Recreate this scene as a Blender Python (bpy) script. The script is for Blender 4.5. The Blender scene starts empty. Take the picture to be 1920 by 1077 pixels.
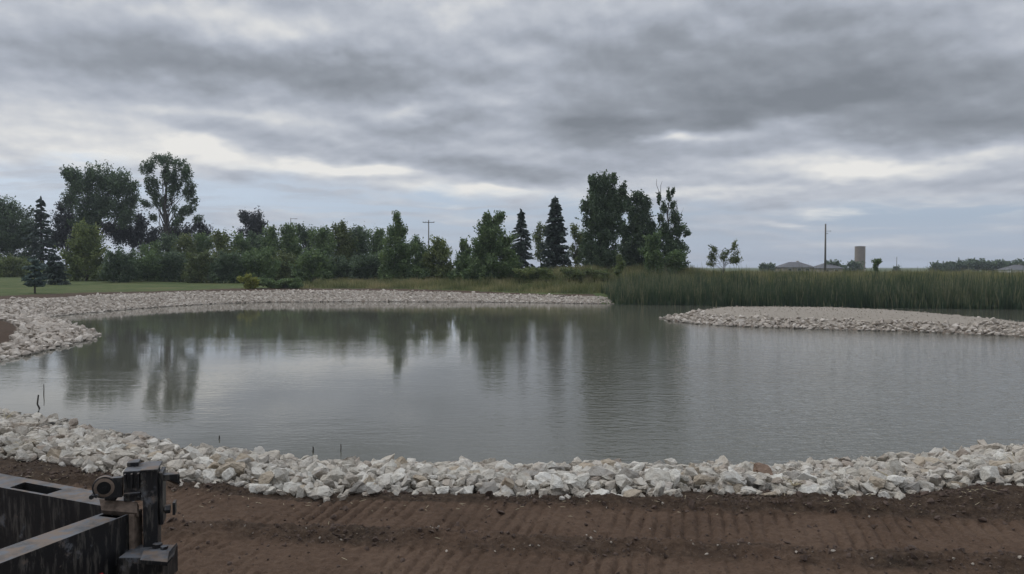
import bpy, bmesh, math, random
import numpy as np
from mathutils import Vector, Matrix

# ------------------------------------------------------------------ camera
SC = bpy.context.scene
COL = SC.collection
F = 1450.0            # focal length in photo pixels (photo 1920 x 1077)
HOR = 501.0           # horizon row in the photo
EYE = 3.5             # eye height over the pond surface (z = 0)
PITCH = math.atan((538.5 - HOR) / F)
cam_d = bpy.data.cameras.new("camera")
cam_d.sensor_width = 36.0
cam_d.lens = 36.0 * F / 1920.0
cam_d.clip_start = 0.05
cam_d.clip_end = 6000
cam = bpy.data.objects.new("camera", cam_d)
COL.objects.link(cam)
cam.location = (0, 0, EYE)
cam.rotation_euler = (math.pi / 2 - PITCH, 0, 0)
SC.camera = cam

# ------------------------------------------------------------------ light
SUN_EL, SUN_AZ = math.radians(38), math.radians(-62)     # azimuth from +Y towards +X
world = bpy.data.worlds.new("World")
SC.world = world
world.use_nodes = True


class NT:
    """tiny node-tree writer"""
    def __init__(s, tree):
        s.t = tree
        for n in list(tree.nodes):
            tree.nodes.remove(n)

    def n(s, kind, **kw):
        nd = s.t.nodes.new(kind)
        for k, v in kw.items():
            if k.startswith("i_"):
                key = k[2:]
                key = int(key) if key.isdigit() else key.replace("_", " ")
                s.put(nd.inputs[key], v)
            else:
                setattr(nd, k, v)
        return nd

    def put(s, sock, v):
        if isinstance(v, bpy.types.NodeSocket):
            s.t.links.new(v, sock)
        elif isinstance(v, (int, float)):
            try:
                sock.default_value = v
            except Exception:
                sock.default_value = (v, v, v)
        else:
            v = tuple(v)
            if len(sock.default_value) == 4 and len(v) == 3:
                v = v + (1,)
            sock.default_value = v

    def m(s, op, a, b=0.0, c=None, clamp=False):
        nd = s.t.nodes.new("ShaderNodeMath")
        nd.operation = op
        nd.use_clamp = clamp
        s.put(nd.inputs[0], a)
        s.put(nd.inputs[1], b)
        if c is not None:
            s.put(nd.inputs[2], c)
        return nd.outputs[0]

    def vm(s, op, a, b=(0, 0, 0), out=0):
        nd = s.t.nodes.new("ShaderNodeVectorMath")
        nd.operation = op
        s.put(nd.inputs[0], a)
        if op not in ("NORMALIZE", "LENGTH"):
            s.put(nd.inputs[1], b)
        return nd.outputs["Value"] if op in ("DOT_PRODUCT", "LENGTH") else nd.outputs[0]

    def scale(s, a, f):
        nd = s.t.nodes.new("ShaderNodeVectorMath")
        nd.operation = "SCALE"
        s.put(nd.inputs[0], a)
        s.put(nd.inputs["Scale"], f)
        return nd.outputs[0]

    def comb(s, x, y, z):
        nd = s.t.nodes.new("ShaderNodeCombineXYZ")
        for i, v in enumerate((x, y, z)):
            s.put(nd.inputs[i], v)
        return nd.outputs[0]

    def noise(s, vec, scale, detail=4, rough=0.5, out="Fac", dist=0.0):
        nd = s.t.nodes.new("ShaderNodeTexNoise")
        s.put(nd.inputs["Vector"], vec)
        s.put(nd.inputs["Scale"], scale)
        nd.inputs["Detail"].default_value = detail
        nd.inputs["Roughness"].default_value = rough
        nd.inputs["Distortion"].default_value = dist
        return nd.outputs[out]

    def ss(s, x, a, b, lo=0.0, hi=1.0):
        nd = s.t.nodes.new("ShaderNodeMapRange")
        nd.interpolation_type = "SMOOTHSTEP"
        for k, v in (("Value", x), ("From Min", a), ("From Max", b), ("To Min", lo), ("To Max", hi)):
            s.put(nd.inputs[k], v)
        return nd.outputs[0]

    def mix(s, f, a, b, mode="MIX"):
        nd = s.t.nodes.new("ShaderNodeMix")
        nd.data_type = "RGBA"
        nd.blend_type = mode
        s.put(nd.inputs[0], f)
        s.put(nd.inputs[6], a)
        s.put(nd.inputs[7], b)
        return nd.outputs[2]

    def ramp(s, f, stops, interp="LINEAR"):
        nd = s.t.nodes.new("ShaderNodeValToRGB")
        cr = nd.color_ramp
        cr.interpolation = interp
        while len(cr.elements) < len(stops):
            cr.elements.new(0.5)
        for e, (p, c) in zip(cr.elements, stops):
            e.position = p
            e.color = tuple(c) + (1,)
        s.put(nd.inputs[0], f)
        return nd.outputs[0]


def lin(r, g, b):
    return tuple((c / 255 / 12.92) if c / 255 <= 0.04045 else ((c / 255 + 0.055) / 1.055) ** 2.4 for c in (r, g, b))


w = NT(world.node_tree)
tc = w.n("ShaderNodeTexCoord")
D0 = w.vm("NORMALIZE", tc.outputs["Generated"])
sep = w.n("ShaderNodeSeparateXYZ", i_0=D0)
dx, dy, dz = sep.outputs
# cloud space: azimuth round a ring, elevation compressed towards the horizon (clouds lie flatter there)
hl = w.m("MAXIMUM", w.m("SQRT", w.m("ADD", w.m("MULTIPLY", dx, dx), w.m("MULTIPLY", dy, dy))), 0.02)
vv = w.m("MULTIPLY", w.m("LOGARITHM", w.m("ADD", w.m("MAXIMUM", dz, 0.0), 0.12), math.e), 0.72)
Q = w.comb(w.m("DIVIDE", dx, hl), w.m("DIVIDE", dy, hl), vv)
n_big = w.noise(w.vm("ADD", Q, (2.0, 7.0, 1.0)), 3.2, 4, 0.45)
Qm = w.vm("ADD", Q, (13.1, 4.2, 0))
n_mid = w.noise(Qm, 8.5, 6, 0.5)
n_lit = w.noise(w.vm("ADD", Qm, (0.006, 0.0, 0.020)), 8.5, 6, 0.5)
relief = w.m("SUBTRACT", n_mid, n_lit)
n_col = w.noise(w.vm("ADD", Q, (3.7, 9.9, 2.0)), 5.5, 4, 0.55, out="Color")
az0 = w.m("ARCTAN2", dx, dy)
el0 = w.m("ARCSINE", dz)
wsep = w.n("ShaderNodeSeparateXYZ", i_0=w.vm("SUBTRACT", n_col, (0.5, 0.5, 0.5)))
az = w.m("MULTIPLY_ADD", wsep.outputs[0], 0.22, az0)
el = w.m("MULTIPLY_ADD", wsep.outputs[1], w.m("MULTIPLY_ADD", w.m("MAXIMUM", el0, 0.0), 0.36, 0.014), el0)
AE = w.comb(az, el, 0.0)


def ae(px, py):
    u, v = (px - 960) / F, (HOR - py) / F
    a = math.atan(u)
    return a, math.atan(v * math.cos(a))


BLOBS = [  # where heavy cloud bases and thin bright gaps stand on the sky: photo px, half sizes, strength
    (420, 130, 210, 34, -0.62), (740, 150, 150, 26, -0.50), (90, 150, 160, 60, -0.18),
    (1250, 120, 330, 60, -0.62), (1700, 165, 330, 70, -0.78), (1130, 245, 95, 38, -0.95),
    (800, 235, 130, 30, -0.55), (1500, 205, 200, 26, -0.42), (960, 318, 170, 15, -0.55),
    (1430, 300, 200, 18, -0.20), (1860, 240, 120, 30, -0.5), (640, 280, 150, 18, -0.25), (760, 300, 120, 10, -0.3),
    (180, 310, 120, 12, -0.1), (1250, 345, 120, 8, -0.1), (700, 90, 150, 30, -0.15), (980, 60, 130, 30, -0.22),
    (540, 60, 190, 40, 0.28), (330, 30, 150, 30, 0.16), (980, 8, 200, 26, 0.22), (110, 205, 110, 26, 0.42), (90, 285, 200, 30, 0.42),
    (380, 288, 60, 12, 0.62), (470, 315, 200, 12, 0.48), (690, 322, 90, 12, 0.9), (880, 352, 140, 9, 0.8),
    (1235, 258, 60, 13, 0.95), (1190, 215, 50, 16, 0.4), (1340, 318, 150, 18, 0.42), (1600, 318, 110, 16, 0.85),
    (1250, 365, 200, 10, 0.5), (1620, 402, 90, 7, 1.0), (1850, 292, 90, 16, 0.5), (730, 212, 60, 9, 0.5),
    (950, 130, 60, 30, 0.35), (1500, 422, 60, 5, 0.5), (500, 225, 130, 12, 0.3), (1800, 400, 120, 6, 0.45),
    (1400, 250, 120, 10, 0.3), (640, 195, 60, 20, 0.1), (860, 195, 90, 16, 0.2), (1880, 60, 60, 40, 0.2),
    (820, 380, 60, 4, 0.25), (250, 262, 130, 16, 0.2),
]
L = w.m("MULTIPLY_ADD", w.m("SUBTRACT", n_big, 0.5), 0.8, 0.26)
L = w.m("MULTIPLY_ADD", w.m("SUBTRACT", n_mid, 0.5), 0.70, L)
L = w.m("MULTIPLY_ADD", relief, 1.8, L)
for px, py, sx, sy, amp in BLOBS:
    a, e = ae(px, py)
    d = w.vm("MULTIPLY", w.vm("SUBTRACT", AE, (a, e, 0)), (F / sx / 1.25, F / sy / 1.15, 0))
    g = w.m("POWER", math.e, w.m("MULTIPLY", w.vm("DOT_PRODUCT", d, d), -1.0))
    L = w.m("MULTIPLY_ADD", g, amp * 1.1, L)
Lc = w.m("MULTIPLY_ADD", L, 0.5, 0.5, clamp=True)
cloud = w.ramp(Lc, [(0.0, lin(121, 127, 135)), (0.28, lin(142, 148, 157)), (0.5, lin(163, 169, 180)),
                    (0.68, lin(182, 187, 196)), (0.84, lin(204, 206, 209)), (1.0, lin(226, 225, 222))])
# overhead the deck is brighter than near the horizon (out of the picture, it lights the ground)
up = w.ss(el0, math.radians(21), math.radians(55), 1.0, 2.2)
cloud = w.scale(cloud, up)
# clear bluish air low over the horizon
sky = w.n("ShaderNodeTexSky", sky_type="NISHITA", sun_disc=False, sun_elevation=SUN_EL, sun_rotation=SUN_AZ,
          air_density=1.0, dust_density=2.0, ozone_density=1.5)
low = w.ramp(w.m("MULTIPLY", el0, 8.0), [(0.0, lin(186, 197, 214)), (0.45, lin(172, 187, 207)), (1.0, lin(184, 198, 216))])
lf = w.ss(az0, -0.62, 0.35, 1.12, 0.94)
low = w.scale(low, lf)
clear = w.mix(0.18, low, w.scale(sky.outputs[0], 0.09))
thin = w.noise(w.vm("MULTIPLY", w.comb(az0, el, 0.0), (5.0, 60.0, 1.0)), 1.0, 5, 0.55)
edge = w.m("ADD", w.ss(az0, -0.55, 0.35, math.radians(6.4), math.radians(4.3)), w.m("MULTIPLY", w.m("SUBTRACT", n_mid, 0.5), 0.10))
cov = w.ss(w.m("SUBTRACT", el0, edge), -0.016, 0.016)
streak = w.ss(thin, 0.40, 0.62, 0.0, 0.85)
cov = w.m("MAXIMUM", cov, w.m("MULTIPLY", streak, w.ss(L, -0.3, 0.3)))
col = w.mix(cov, clear, cloud)
bg = w.n("ShaderNodeBackground", i_Color=w.scale(col, 10.0), i_Strength=0.1)
out = w.n("ShaderNodeOutputWorld", i_Surface=bg.outputs[0])

sun_d = bpy.data.lights.new("sun", "SUN")
sun_d.energy = 0.9
sun_d.angle = math.radians(14)
sun_d.color = (1.0, 0.97, 0.93)
sun = bpy.data.objects.new("sun", sun_d)
COL.objects.link(sun)
sd_ = Vector((math.sin(SUN_AZ) * math.cos(SUN_EL), math.cos(SUN_AZ) * math.cos(SUN_EL), math.sin(SUN_EL)))
sun.rotation_euler = sd_.to_track_quat("Z", "Y").to_euler()
SC.view_settings.view_transform = "Standard"
SC.view_settings.look = "None"
SC.view_settings.exposure = 0.12
SC.view_settings.gamma = 1.0
SC.cycles.use_denoising = True
SC.cycles.max_bounces = 5
SC.cycles.transparent_max_bounces = 4
SC.cycles.sample_clamp_indirect = 4

# ------------------------------------------------------------------ helpers
_c, _s = math.cos(PITCH), math.sin(PITCH)


def P(px, py, z=0.0):
    xc, yc = (px - 960) / F, (538.5 - py) / F
    d = (xc, _c + yc * _s, -_s + yc * _c)
    t = (z - EYE) / d[2]
    return (d[0] * t, d[1] * t, z)


def PD(px, py, D):
    xc, yc = (px - 960) / F, (538.5 - py) / F
    d = (xc, _c + yc * _s, -_s + yc * _c)
    t = D / d[1]
    return Vector((d[0] * t, D, EYE + d[2] * t))


def PX(px, D):
    return (px - 960) / F * D


def link(o, parent=None):
    COL.objects.link(o)
    if parent is not None:
        o.parent = parent
    return o


def tag(o, label=None, cat=None, group=None, kind=None):
    for k, v in (("label", label), ("category", cat), ("group", group), ("kind", kind)):
        if v:
            o[k] = v
    return o


def empty(name, loc, label, cat, group=None):
    o = bpy.data.objects.new(name, None)
    o.empty_display_size = 0.3
    o.location = loc
    link(o)
    return tag(o, label, cat, group)


def np_mesh(name, V, Fc, mat=None, parent=None, attrs=None, smooth=False, origin=None):
    """V (N,3), Fc (M,k) index array (one polygon size) or list of such arrays"""
    V = np.asarray(V, dtype=np.float32)
    if origin is not None:
        V = V - np.asarray(origin, dtype=np.float32)
    groups = Fc if isinstance(Fc, list) else [Fc]
    groups = [np.asarray(g, dtype=np.int32) for g in groups if len(g)]
    me = bpy.data.meshes.new(name)
    me.vertices.add(len(V))
    me.vertices.foreach_set("co", V.ravel())
    li = np.concatenate([g.ravel() for g in groups])
    tot = np.concatenate([np.full(len(g), g.shape[1], dtype=np.int32) for g in groups])
    st = np.concatenate([[0], np.cumsum(tot)[:-1]]).astype(np.int32)
    me.loops.add(len(li))
    me.loops.foreach_set("vertex_index", li)
    me.polygons.add(len(tot))
    me.polygons.foreach_set("loop_start", st)
    me.polygons.foreach_set("loop_total", tot)
    me.update(calc_edges=True)
    me.validate()
    me.polygons.foreach_set("use_smooth", np.full(len(me.polygons), smooth, dtype=bool))
    for k, a in (attrs or {}).items():
        a = np.asarray(a, dtype=np.float32)
        if a.ndim == 1:
            at = me.attributes.new(k, "FLOAT", "POINT")
            at.data.foreach_set("value", a)
        else:
            at = me.attributes.new(k, "FLOAT_COLOR", "POINT")
            at.data.foreach_set("color", np.concatenate([a, np.ones((len(a), 4 - a.shape[1]), np.float32)], 1).ravel())
    if mat is not None:
        me.materials.append(mat)
    o = bpy.data.objects.new(name, me)
    if origin is not None and parent is None:
        o.location = tuple(float(v) for v in origin)
    return link(o, parent)


_rg = np.random.RandomState(7)
_perm = _rg.permutation(4096)
_grad = _rg.randn(4096, 2)
_grad /= np.linalg.norm(_grad, axis=1)[:, None]


def perlin(x, y):
    xi, yi = np.floor(x).astype(np.int64), np.floor(y).astype(np.int64)
    xf, yf = x - xi, y - yi
    u, v = xf * xf * xf * (xf * (xf * 6 - 15) + 10), yf * yf * yf * (yf * (yf * 6 - 15) + 10)

    def g(ix, iy, fx, fy):
        h = _perm[(_perm[ix & 4095] + iy) & 4095]
        return _grad[h, 0] * fx + _grad[h, 1] * fy
    a = g(xi, yi, xf, yf); b = g(xi + 1, yi, xf - 1, yf)
    c = g(xi, yi + 1, xf, yf - 1); d = g(xi + 1, yi + 1, xf - 1, yf - 1)
    return (a + u * (b - a)) + v * ((c + u * (d - c)) - (a + u * (b - a)))


def fbm(x, y, s, o=4, r=0.5, off=0.0):
    t, a = 0.0, 1.0
    for i in range(o):
        t = t + a * perlin(x * s + off + 17.3 * i, y * s - off + 5.1 * i)
        s *= 2.03
        a *= r
    return t


def sst(x, a, b):
    t = np.clip((x - a) / (b - a), 0, 1)
    return t * t * (3 - 2 * t)


# ------------------------------------------------------------------ the pond's outline
near_px = [(-300, 728), (-150, 752), (0, 787), (130, 813), (300, 848), (480, 870), (700, 890), (960, 893),
           (1200, 891), (1480, 894), (1600, 883), (1700, 874), (1920, 855), (2150, 826), (2500, 790), (3000, 745)]
far_px = [(3400, 640), (2600, 590), (2200, 583), (1920, 580), (1700, 577), (1500, 574), (1300, 572), (1140, 570),
          (1000, 568), (900, 567), (700, 566), (500, 567), (400, 570), (300, 576), (200, 584), (100, 593), (72, 597.5),
          (100, 603), (130, 611), (160, 621), (173, 631), (150, 641), (110, 651), (60, 663), (0, 676), (-120, 698), (-260, 716)]
WATER = np.array([P(x, y)[:2] for x, y in near_px + far_px])
ISLAND = np.array([P(x, y)[:2] for x, y in [(1243, 597), (1262, 602), (1300, 607), (1400, 613), (1500, 616.5), (1600, 619),
                                             (1700, 622), (1800, 626), (1920, 632), (2100, 642), (2350, 650), (2500, 652),
                                             (2350, 646), (2100, 631), (1920, 617.5), (1750, 602.5), (1600, 594), (1450, 591.5), (1350, 591), (1285, 593)]])


PATCH = np.array([P(a, b_, 0.75)[:2] for a, b_ in [(-200, 596), (0, 597), (24, 600), (32, 608), (18, 621), (0, 627), (-200, 640)]])


def sdist(poly, x, y):
    """distance to a polygon's edge, negative inside"""
    x, y = np.asarray(x, float), np.asarray(y, float)
    out = np.full(x.shape, 1e9)
    ins = np.zeros(x.shape, bool)
    n = len(poly)
    for i in range(n):
        ax, ay = poly[i]
        bx, by = poly[(i + 1) % n]
        ex, ey = bx - ax, by - ay
        t = np.clip(((x - ax) * ex + (y - ay) * ey) / (ex * ex + ey * ey), 0, 1)
        out = np.minimum(out, np.hypot(x - ax - t * ex, y - ay - t * ey))
        c = (ay > y) != (by > y)
        ins ^= c & (x < (bx - ax) * (y - ay) / ((by - ay) if by != ay else 1e-9) + ax)
    return np.where(ins, -out, out)


def wobble(x, y):
    return 0.22 * perlin(x * 0.45 + 3, y * 0.45) + 0.12 * perlin(x * 1.3, y * 1.3 + 9)


def shore(x, y):
    return sdist(WATER, x, y) + wobble(x, y), sdist(ISLAND, x, y) + wobble(x, y)


PITCHES = 0.155   # spacing of the crawler track's grouser marks
GA = math.radians(13)


def track_bands(x, y):
    q = y + 0.126 * x + 0.12 * perlin(x * 0.3, y * 0.1 + 4) + 0.045 * perlin(x * 1.7, y * 2.0)
    e = 0.07
    b1 = sst(q, 8.62 - e, 8.62 + e) * (1 - sst(q, 9.72 - e, 9.72 + e))
    b2 = sst(q, 6.75 - e, 6.75 + e) * (1 - sst(q, 8.08 - e, 8.08 + e))
    return q, np.clip(b1 + b2, 0, 1)


def height(x, y, fine=False, ws=None):
    x, y = np.asarray(x, float), np.asarray(y, float)
    sw, si = shore(x, y) if ws is None else ws
    far = sst(y, 22, 34)
    marsh = sst(x, 8.5, 11.5) * sst(y, 52, 60)
    u = x / np.maximum(y, 1.0)
    Wb = 3.1 + 3.4 * far
    narrow = 1 - 0.45 * sst(x, -22, 9)
    Hb = 0.5 + 0.42 * far * narrow
    z_land = Hb * sst(sw, -0.25 * Wb, Wb * 1.02)
    z_land = z_land - Hb * sst(0, -0.25, 1.02) * (1 - sst(sw, 0, Wb))
    # gentle lawn and the grassy berm behind the reeds
    rise_l = 0.0126 * np.clip(y - 84, 0, 90)
    rr = sst(u, -0.20, 0.10)
    rise_r = 1.75 * sst(y + 5 * perlin(x * 0.03, y * 0.03), 80, 101) - 1.75 * sst(y, 125, 190) + 0.45 * np.exp(-((u - 0.12) / 0.10) ** 2) * sst(y, 86, 98) * (1 - sst(y, 118, 170)) - 0.38 * sst(u, 0.21, 0.30) * sst(y, 84, 96) * (1 - sst(y, 110, 150))
    z_land = z_land + far * (rise_l * (1 - rr) + rise_r * rr) + far * 0.12 * fbm(x, y, 0.06, 3)
    z_land = z_land - 0.35 * marsh * (1 - sst(sw, 3, 9))
    z_w = -np.minimum(1.6, np.abs(sw) * 0.33)
    z_isl = 0.95 * sst(-si, -1.2, 4.3) - 0.12
    z_isl_w = -np.minimum(1.6, np.abs(si) * 0.33)
    z = np.where(sw > 0, z_land, np.where(si < 0, z_isl, np.maximum(z_w, z_isl_w)))
    near_land = (sw > 0) & (y < 24)
    if fine:
        q, b = track_bands(x, y)
        nl = near_land * sst(sw, 2.3, 3.2) * (1 - sst(np.hypot(x, y), 17, 22))
        p = x * math.cos(GA) - y * math.sin(GA)
        ph = (p + 0.06 * perlin(x * 0.7, y * 0.7) + 0.022 * perlin(x * 5, y * 5)) / PITCHES
        fr = ph - np.floor(ph)
        rid = 1 - np.exp(-((fr - 0.5) / 0.15) ** 2)
        wear = np.clip(0.80 + 1.5 * fbm(x, y, 0.8, 4, 0.6, off=8), 0.10, 1.5)
        z = z + nl * b * (0.034 * (rid - 1) * wear - 0.01)
        rough = 0.05 * fbm(x, y, 2.6, 4, 0.62, off=2) + 0.040 * np.abs(fbm(x, y, 8.0, 3, 0.65))
        z = z + nl * ((1 - b) * rough * 1.1 + b * (0.024 * fbm(x, y, 7.0, 3, 0.65) + 0.010 * fbm(x, y, 1.1, 2)))
        # windrow of loose soil pushed up beside the stones
        z = z + nl * 0.07 * np.exp(-((q - 9.98) / 0.13) ** 2) * (1 + 1.1 * fbm(x, y, 1.3, 3))
        z = z + nl * 0.05 * np.exp(-((q - 8.35) / 0.13) ** 2) * (1 + 1.2 * fbm(x, y, 1.7, 3, off=5))
        z = z + nl * 0.10 * sst(x, 2.0, 5.5) * sst(q, 9.8, 10.5) * (0.6 + fbm(x, y, 0.9, 3, off=1))
        z = z + 0.03 * (si < 0) * fbm(x, y, 2.0, 3)
    return z


def hz(x, y):
    return float(height(np.array([x]), np.array([y]))[0])


# ------------------------------------------------------------------ materials
def mat(name, rough=0.8, spec=0.3):
    m = bpy.data.materials.new(name)
    m.use_nodes = True
    t = NT(m.node_tree)
    b = t.n("ShaderNodeBsdfPrincipled")
    b.inputs["Roughness"].default_value = rough
    b.inputs["Specular IOR Level"].default_value = spec
    t.n("ShaderNodeOutputMaterial", i_Surface=b.outputs[0])
    return m, t, b


def attr(t, name, out="Fac"):
    return t.n("ShaderNodeAttribute", attribute_name=name).outputs[out]


def bump(t, b, h, strength=0.5, dist=0.02):
    nd = t.n("ShaderNodeBump", i_Height=h)
    nd.inputs["Strength"].default_value = strength
    nd.inputs["Distance"].default_value = dist
    t.put(b.inputs["Normal"], nd.outputs[0])


# ground
m_ground, t, b = mat("ground_soil", 0.95, 0.15)
pos = t.n("ShaderNodeNewGeometry").outputs["Position"]
zone = t.n("ShaderNodeSeparateColor", i_0=attr(t, "zone", "Color"))
zg, zl, zr = zone.outputs[0], zone.outputs[1], zone.outputs[2]
n1 = t.noise(pos, 0.9, 6, 0.6)
n2 = t.noise(pos, 14.0, 6, 0.65)
n3 = t.noise(pos, 60.0, 4, 0.6)
dirt = t.ramp(t.m("MULTIPLY_ADD", n2, 0.5, t.m("MULTIPLY", n1, 0.5)), [(0.30, (0.068, 0.044, 0.029)), (0.5, (0.109, 0.070, 0.047)), (0.72, (0.166, 0.112, 0.077))])
loose = t.ramp(n2, [(0.3, (0.026, 0.018, 0.013)), (0.55, (0.058, 0.040, 0.027)), (0.75, (0.113, 0.083, 0.056))])
dirt = t.mix(zl, dirt, loose)
peb = t.ss(t.noise(t.vm("ADD", pos, (5, 5, 5)), 33.0, 2, 0.5), 0.69, 0.74)
dirt = t.mix(t.m("MULTIPLY", peb, t.m("MULTIPLY_ADD", zl, 0.5, 0.12)), dirt, (0.30, 0.25, 0.20))
g1 = t.noise(pos, 0.16, 5, 0.6)
g2 = t.noise(t.vm("MULTIPLY", pos, (1, 0.35, 1)), 1.6, 4, 0.6)
lawn = t.ramp(t.m("MULTIPLY_ADD", g2, 0.45, t.m("MULTIPLY", g1, 0.55)), [(0.32, (0.041, 0.062, 0.019)), (0.5, (0.075, 0.099, 0.033)), (0.68, (0.140, 0.129, 0.059))])
gravel = t.ramp(t.noise(pos, 18.0, 6, 0.7), [(0.3, (0.23, 0.20, 0.165)), (0.55, (0.34, 0.30, 0.25)), (0.8, (0.44, 0.395, 0.335))])
c = t.mix(zg, dirt, lawn)
c = t.mix(zr, c, gravel)
t.put(b.inputs["Base Color"], c)
bump(t, b, t.m("MULTIPLY_ADD", n3, 0.6, n2), 1.0, 0.05)

# water: cloudy green-grey pond, ruffled by light wind on one side, nearly calm on the other
m_water = bpy.data.materials.new("pond_water")
m_water.use_nodes = True
t = NT(m_water.node_tree)
b = t.n("ShaderNodeBsdfPrincipled")
b.inputs["Base Color"].default_value = (0.092, 0.090, 0.070, 1)
b.inputs["Roughness"].default_value = 0.035
b.inputs["IOR"].default_value = 1.333
b.inputs["Specular IOR Level"].default_value = 0.5
pos = t.n("ShaderNodeNewGeometry").outputs["Position"]
ps = t.n("ShaderNodeSeparateXYZ", i_0=pos)
wind = t.noise(t.vm("MULTIPLY", pos, (0.05, 0.11, 0)), 1.0, 4, 0.55)
side = t.ss(t.m("DIVIDE", ps.outputs[0], t.m("ADD", t.m("MAXIMUM", ps.outputs[1], 0.0), 2.0)), -0.12, 0.34, 0.0, 1.0)
amp = t.m("MULTIPLY_ADD", side, 1.15, t.ss(wind, 0.40, 0.68, 0.10, 0.42))
calm = t.ss(ps.outputs[1], 20.0, 55.0, 1.0, 0.30)
amp = t.m("MULTIPLY", amp, calm)
r1 = t.noise(t.vm("MULTIPLY", pos, (2.2, 5.0, 0)), 1.0, 3, 0.5, dist=0.4)
r2 = t.noise(t.vm("MULTIPLY", pos, (6.0, 12.0, 0)), 1.0, 2, 0.5, dist=0.5)
r3 = t.noise(t.vm("MULTIPLY", pos, (0.5, 1.2, 0)), 1.0, 2, 0.5)
h = t.m("ADD", t.m("ADD", t.m("MULTIPLY", r1, 0.030), t.m("MULTIPLY", r2, 0.011)), t.m("MULTIPLY", r3, 0.02))
h = t.m("MULTIPLY", h, t.m("MULTIPLY", amp, 0.55))
nd = t.n("ShaderNodeBump", i_Height=h)
nd.inputs["Strength"].default_value = 1.0
nd.inputs["Distance"].default_value = 1.0
t.put(b.inputs["Normal"], nd.outputs[0])
t.n("ShaderNodeOutputMaterial", i_Surface=b.outputs[0])


def rock_mat(name, stops):
    m, t, b = mat(name, 0.85, 0.25)
    tone = t.m("FRACT", t.m("ADD", attr(t, "tone"), t.n("ShaderNodeObjectInfo").outputs["Random"]))
    pos = t.n("ShaderNodeNewGeometry").outputs["Position"]
    n = t.noise(pos, 9.0, 5, 0.65)
    n2 = t.noise(pos, 42.0, 4, 0.6)
    c = t.ramp(tone, stops)
    c = t.mix(1.0, c, t.ramp(n, [(0.25, (0.66, 0.62, 0.58)), (0.5, (0.95, 0.94, 0.92)), (0.75, (1.0, 1.0, 1.0))]), "MULTIPLY")
    c = t.mix(t.ss(t.noise(pos, 4.0, 3, 0.5), 0.60, 0.72, 0.0, 0.4), c, (0.27, 0.19, 0.13))
    c = t.mix(t.ss(n2, 0.62, 0.8, 0.0, 0.5), c, (0.16, 0.14, 0.12))
    # stones wet and dark just over the water line
    zz = t.n("ShaderNodeSeparateXYZ", i_0=pos).outputs[2]
    c = t.mix(t.ss(zz, 0.02, 0.09, 0.65, 0.0), c, (0.07, 0.065, 0.05))
    t.put(b.inputs["Base Color"], c)
    bump(t, b, t.m("MULTIPLY_ADD", n2, 0.6, n), 0.9, 0.04)
    return m


RK = {
    "pale grey": rock_mat("limestone_pale", [(0.0, (0.462, 0.435, 0.380)), (1.0, (0.550, 0.522, 0.468))]),
    "whitish": rock_mat("limestone_white", [(0.0, (0.561, 0.539, 0.484)), (1.0, (0.660, 0.638, 0.583))]),
    "tan": rock_mat("limestone_tan", [(0.0, (0.38, 0.32, 0.245)), (1.0, (0.44, 0.38, 0.30))]),
    "darker grey": rock_mat("limestone_grey", [(0.0, (0.25, 0.235, 0.21)), (1.0, (0.34, 0.32, 0.29))]),
    "rust brown": rock_mat("limestone_rust", [(0.0, (0.22, 0.15, 0.11)), (1.0, (0.26, 0.18, 0.13))]),
}
m_rubble = rock_mat("limestone_rubble", [(0.0, (0.518, 0.491, 0.432)), (0.2, (0.432, 0.394, 0.335)), (0.4, (0.594, 0.567, 0.513)), (0.6, (0.356, 0.324, 0.281)),
                                         (0.8, (0.497, 0.454, 0.389)), (0.92, (0.302, 0.254, 0.211)), (1.0, (0.540, 0.508, 0.454))])
m_bank = rock_mat("bank_riprap", [(0.0, (0.488, 0.439, 0.384)), (0.3, (0.403, 0.354, 0.305)), (0.5, (0.610, 0.561, 0.500)), (0.75, (0.329, 0.287, 0.244)), (1.0, (0.537, 0.488, 0.427))])
m_isl_gravel = rock_mat("island_gravel", [(0.0, (0.34, 0.295, 0.245)), (0.5, (0.44, 0.39, 0.33)), (1.0, (0.30, 0.26, 0.215))])


def leaf_mat(name, dark, mid, light, rough=0.55, trans=0.25):
    m, t, b = mat(name, rough, 0.25)
    c = t.ramp(attr(t, "tone"), [(0.0, dark), (0.5, mid), (1.0, light)])
    t.put(b.inputs["Base Color"], c)
    tr = t.n("ShaderNodeBsdfTranslucent", i_Color=c)
    mx = t.n("ShaderNodeMixShader", i_0=trans)
    t.t.links.new(b.outputs[0], mx.inputs[1])
    t.t.links.new(tr.outputs[0], mx.inputs[2])
    o = [n for n in t.t.nodes if n.type == "OUTPUT_MATERIAL"][0]
    t.t.links.new(mx.outputs[0], o.inputs[0])
    return m


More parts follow.
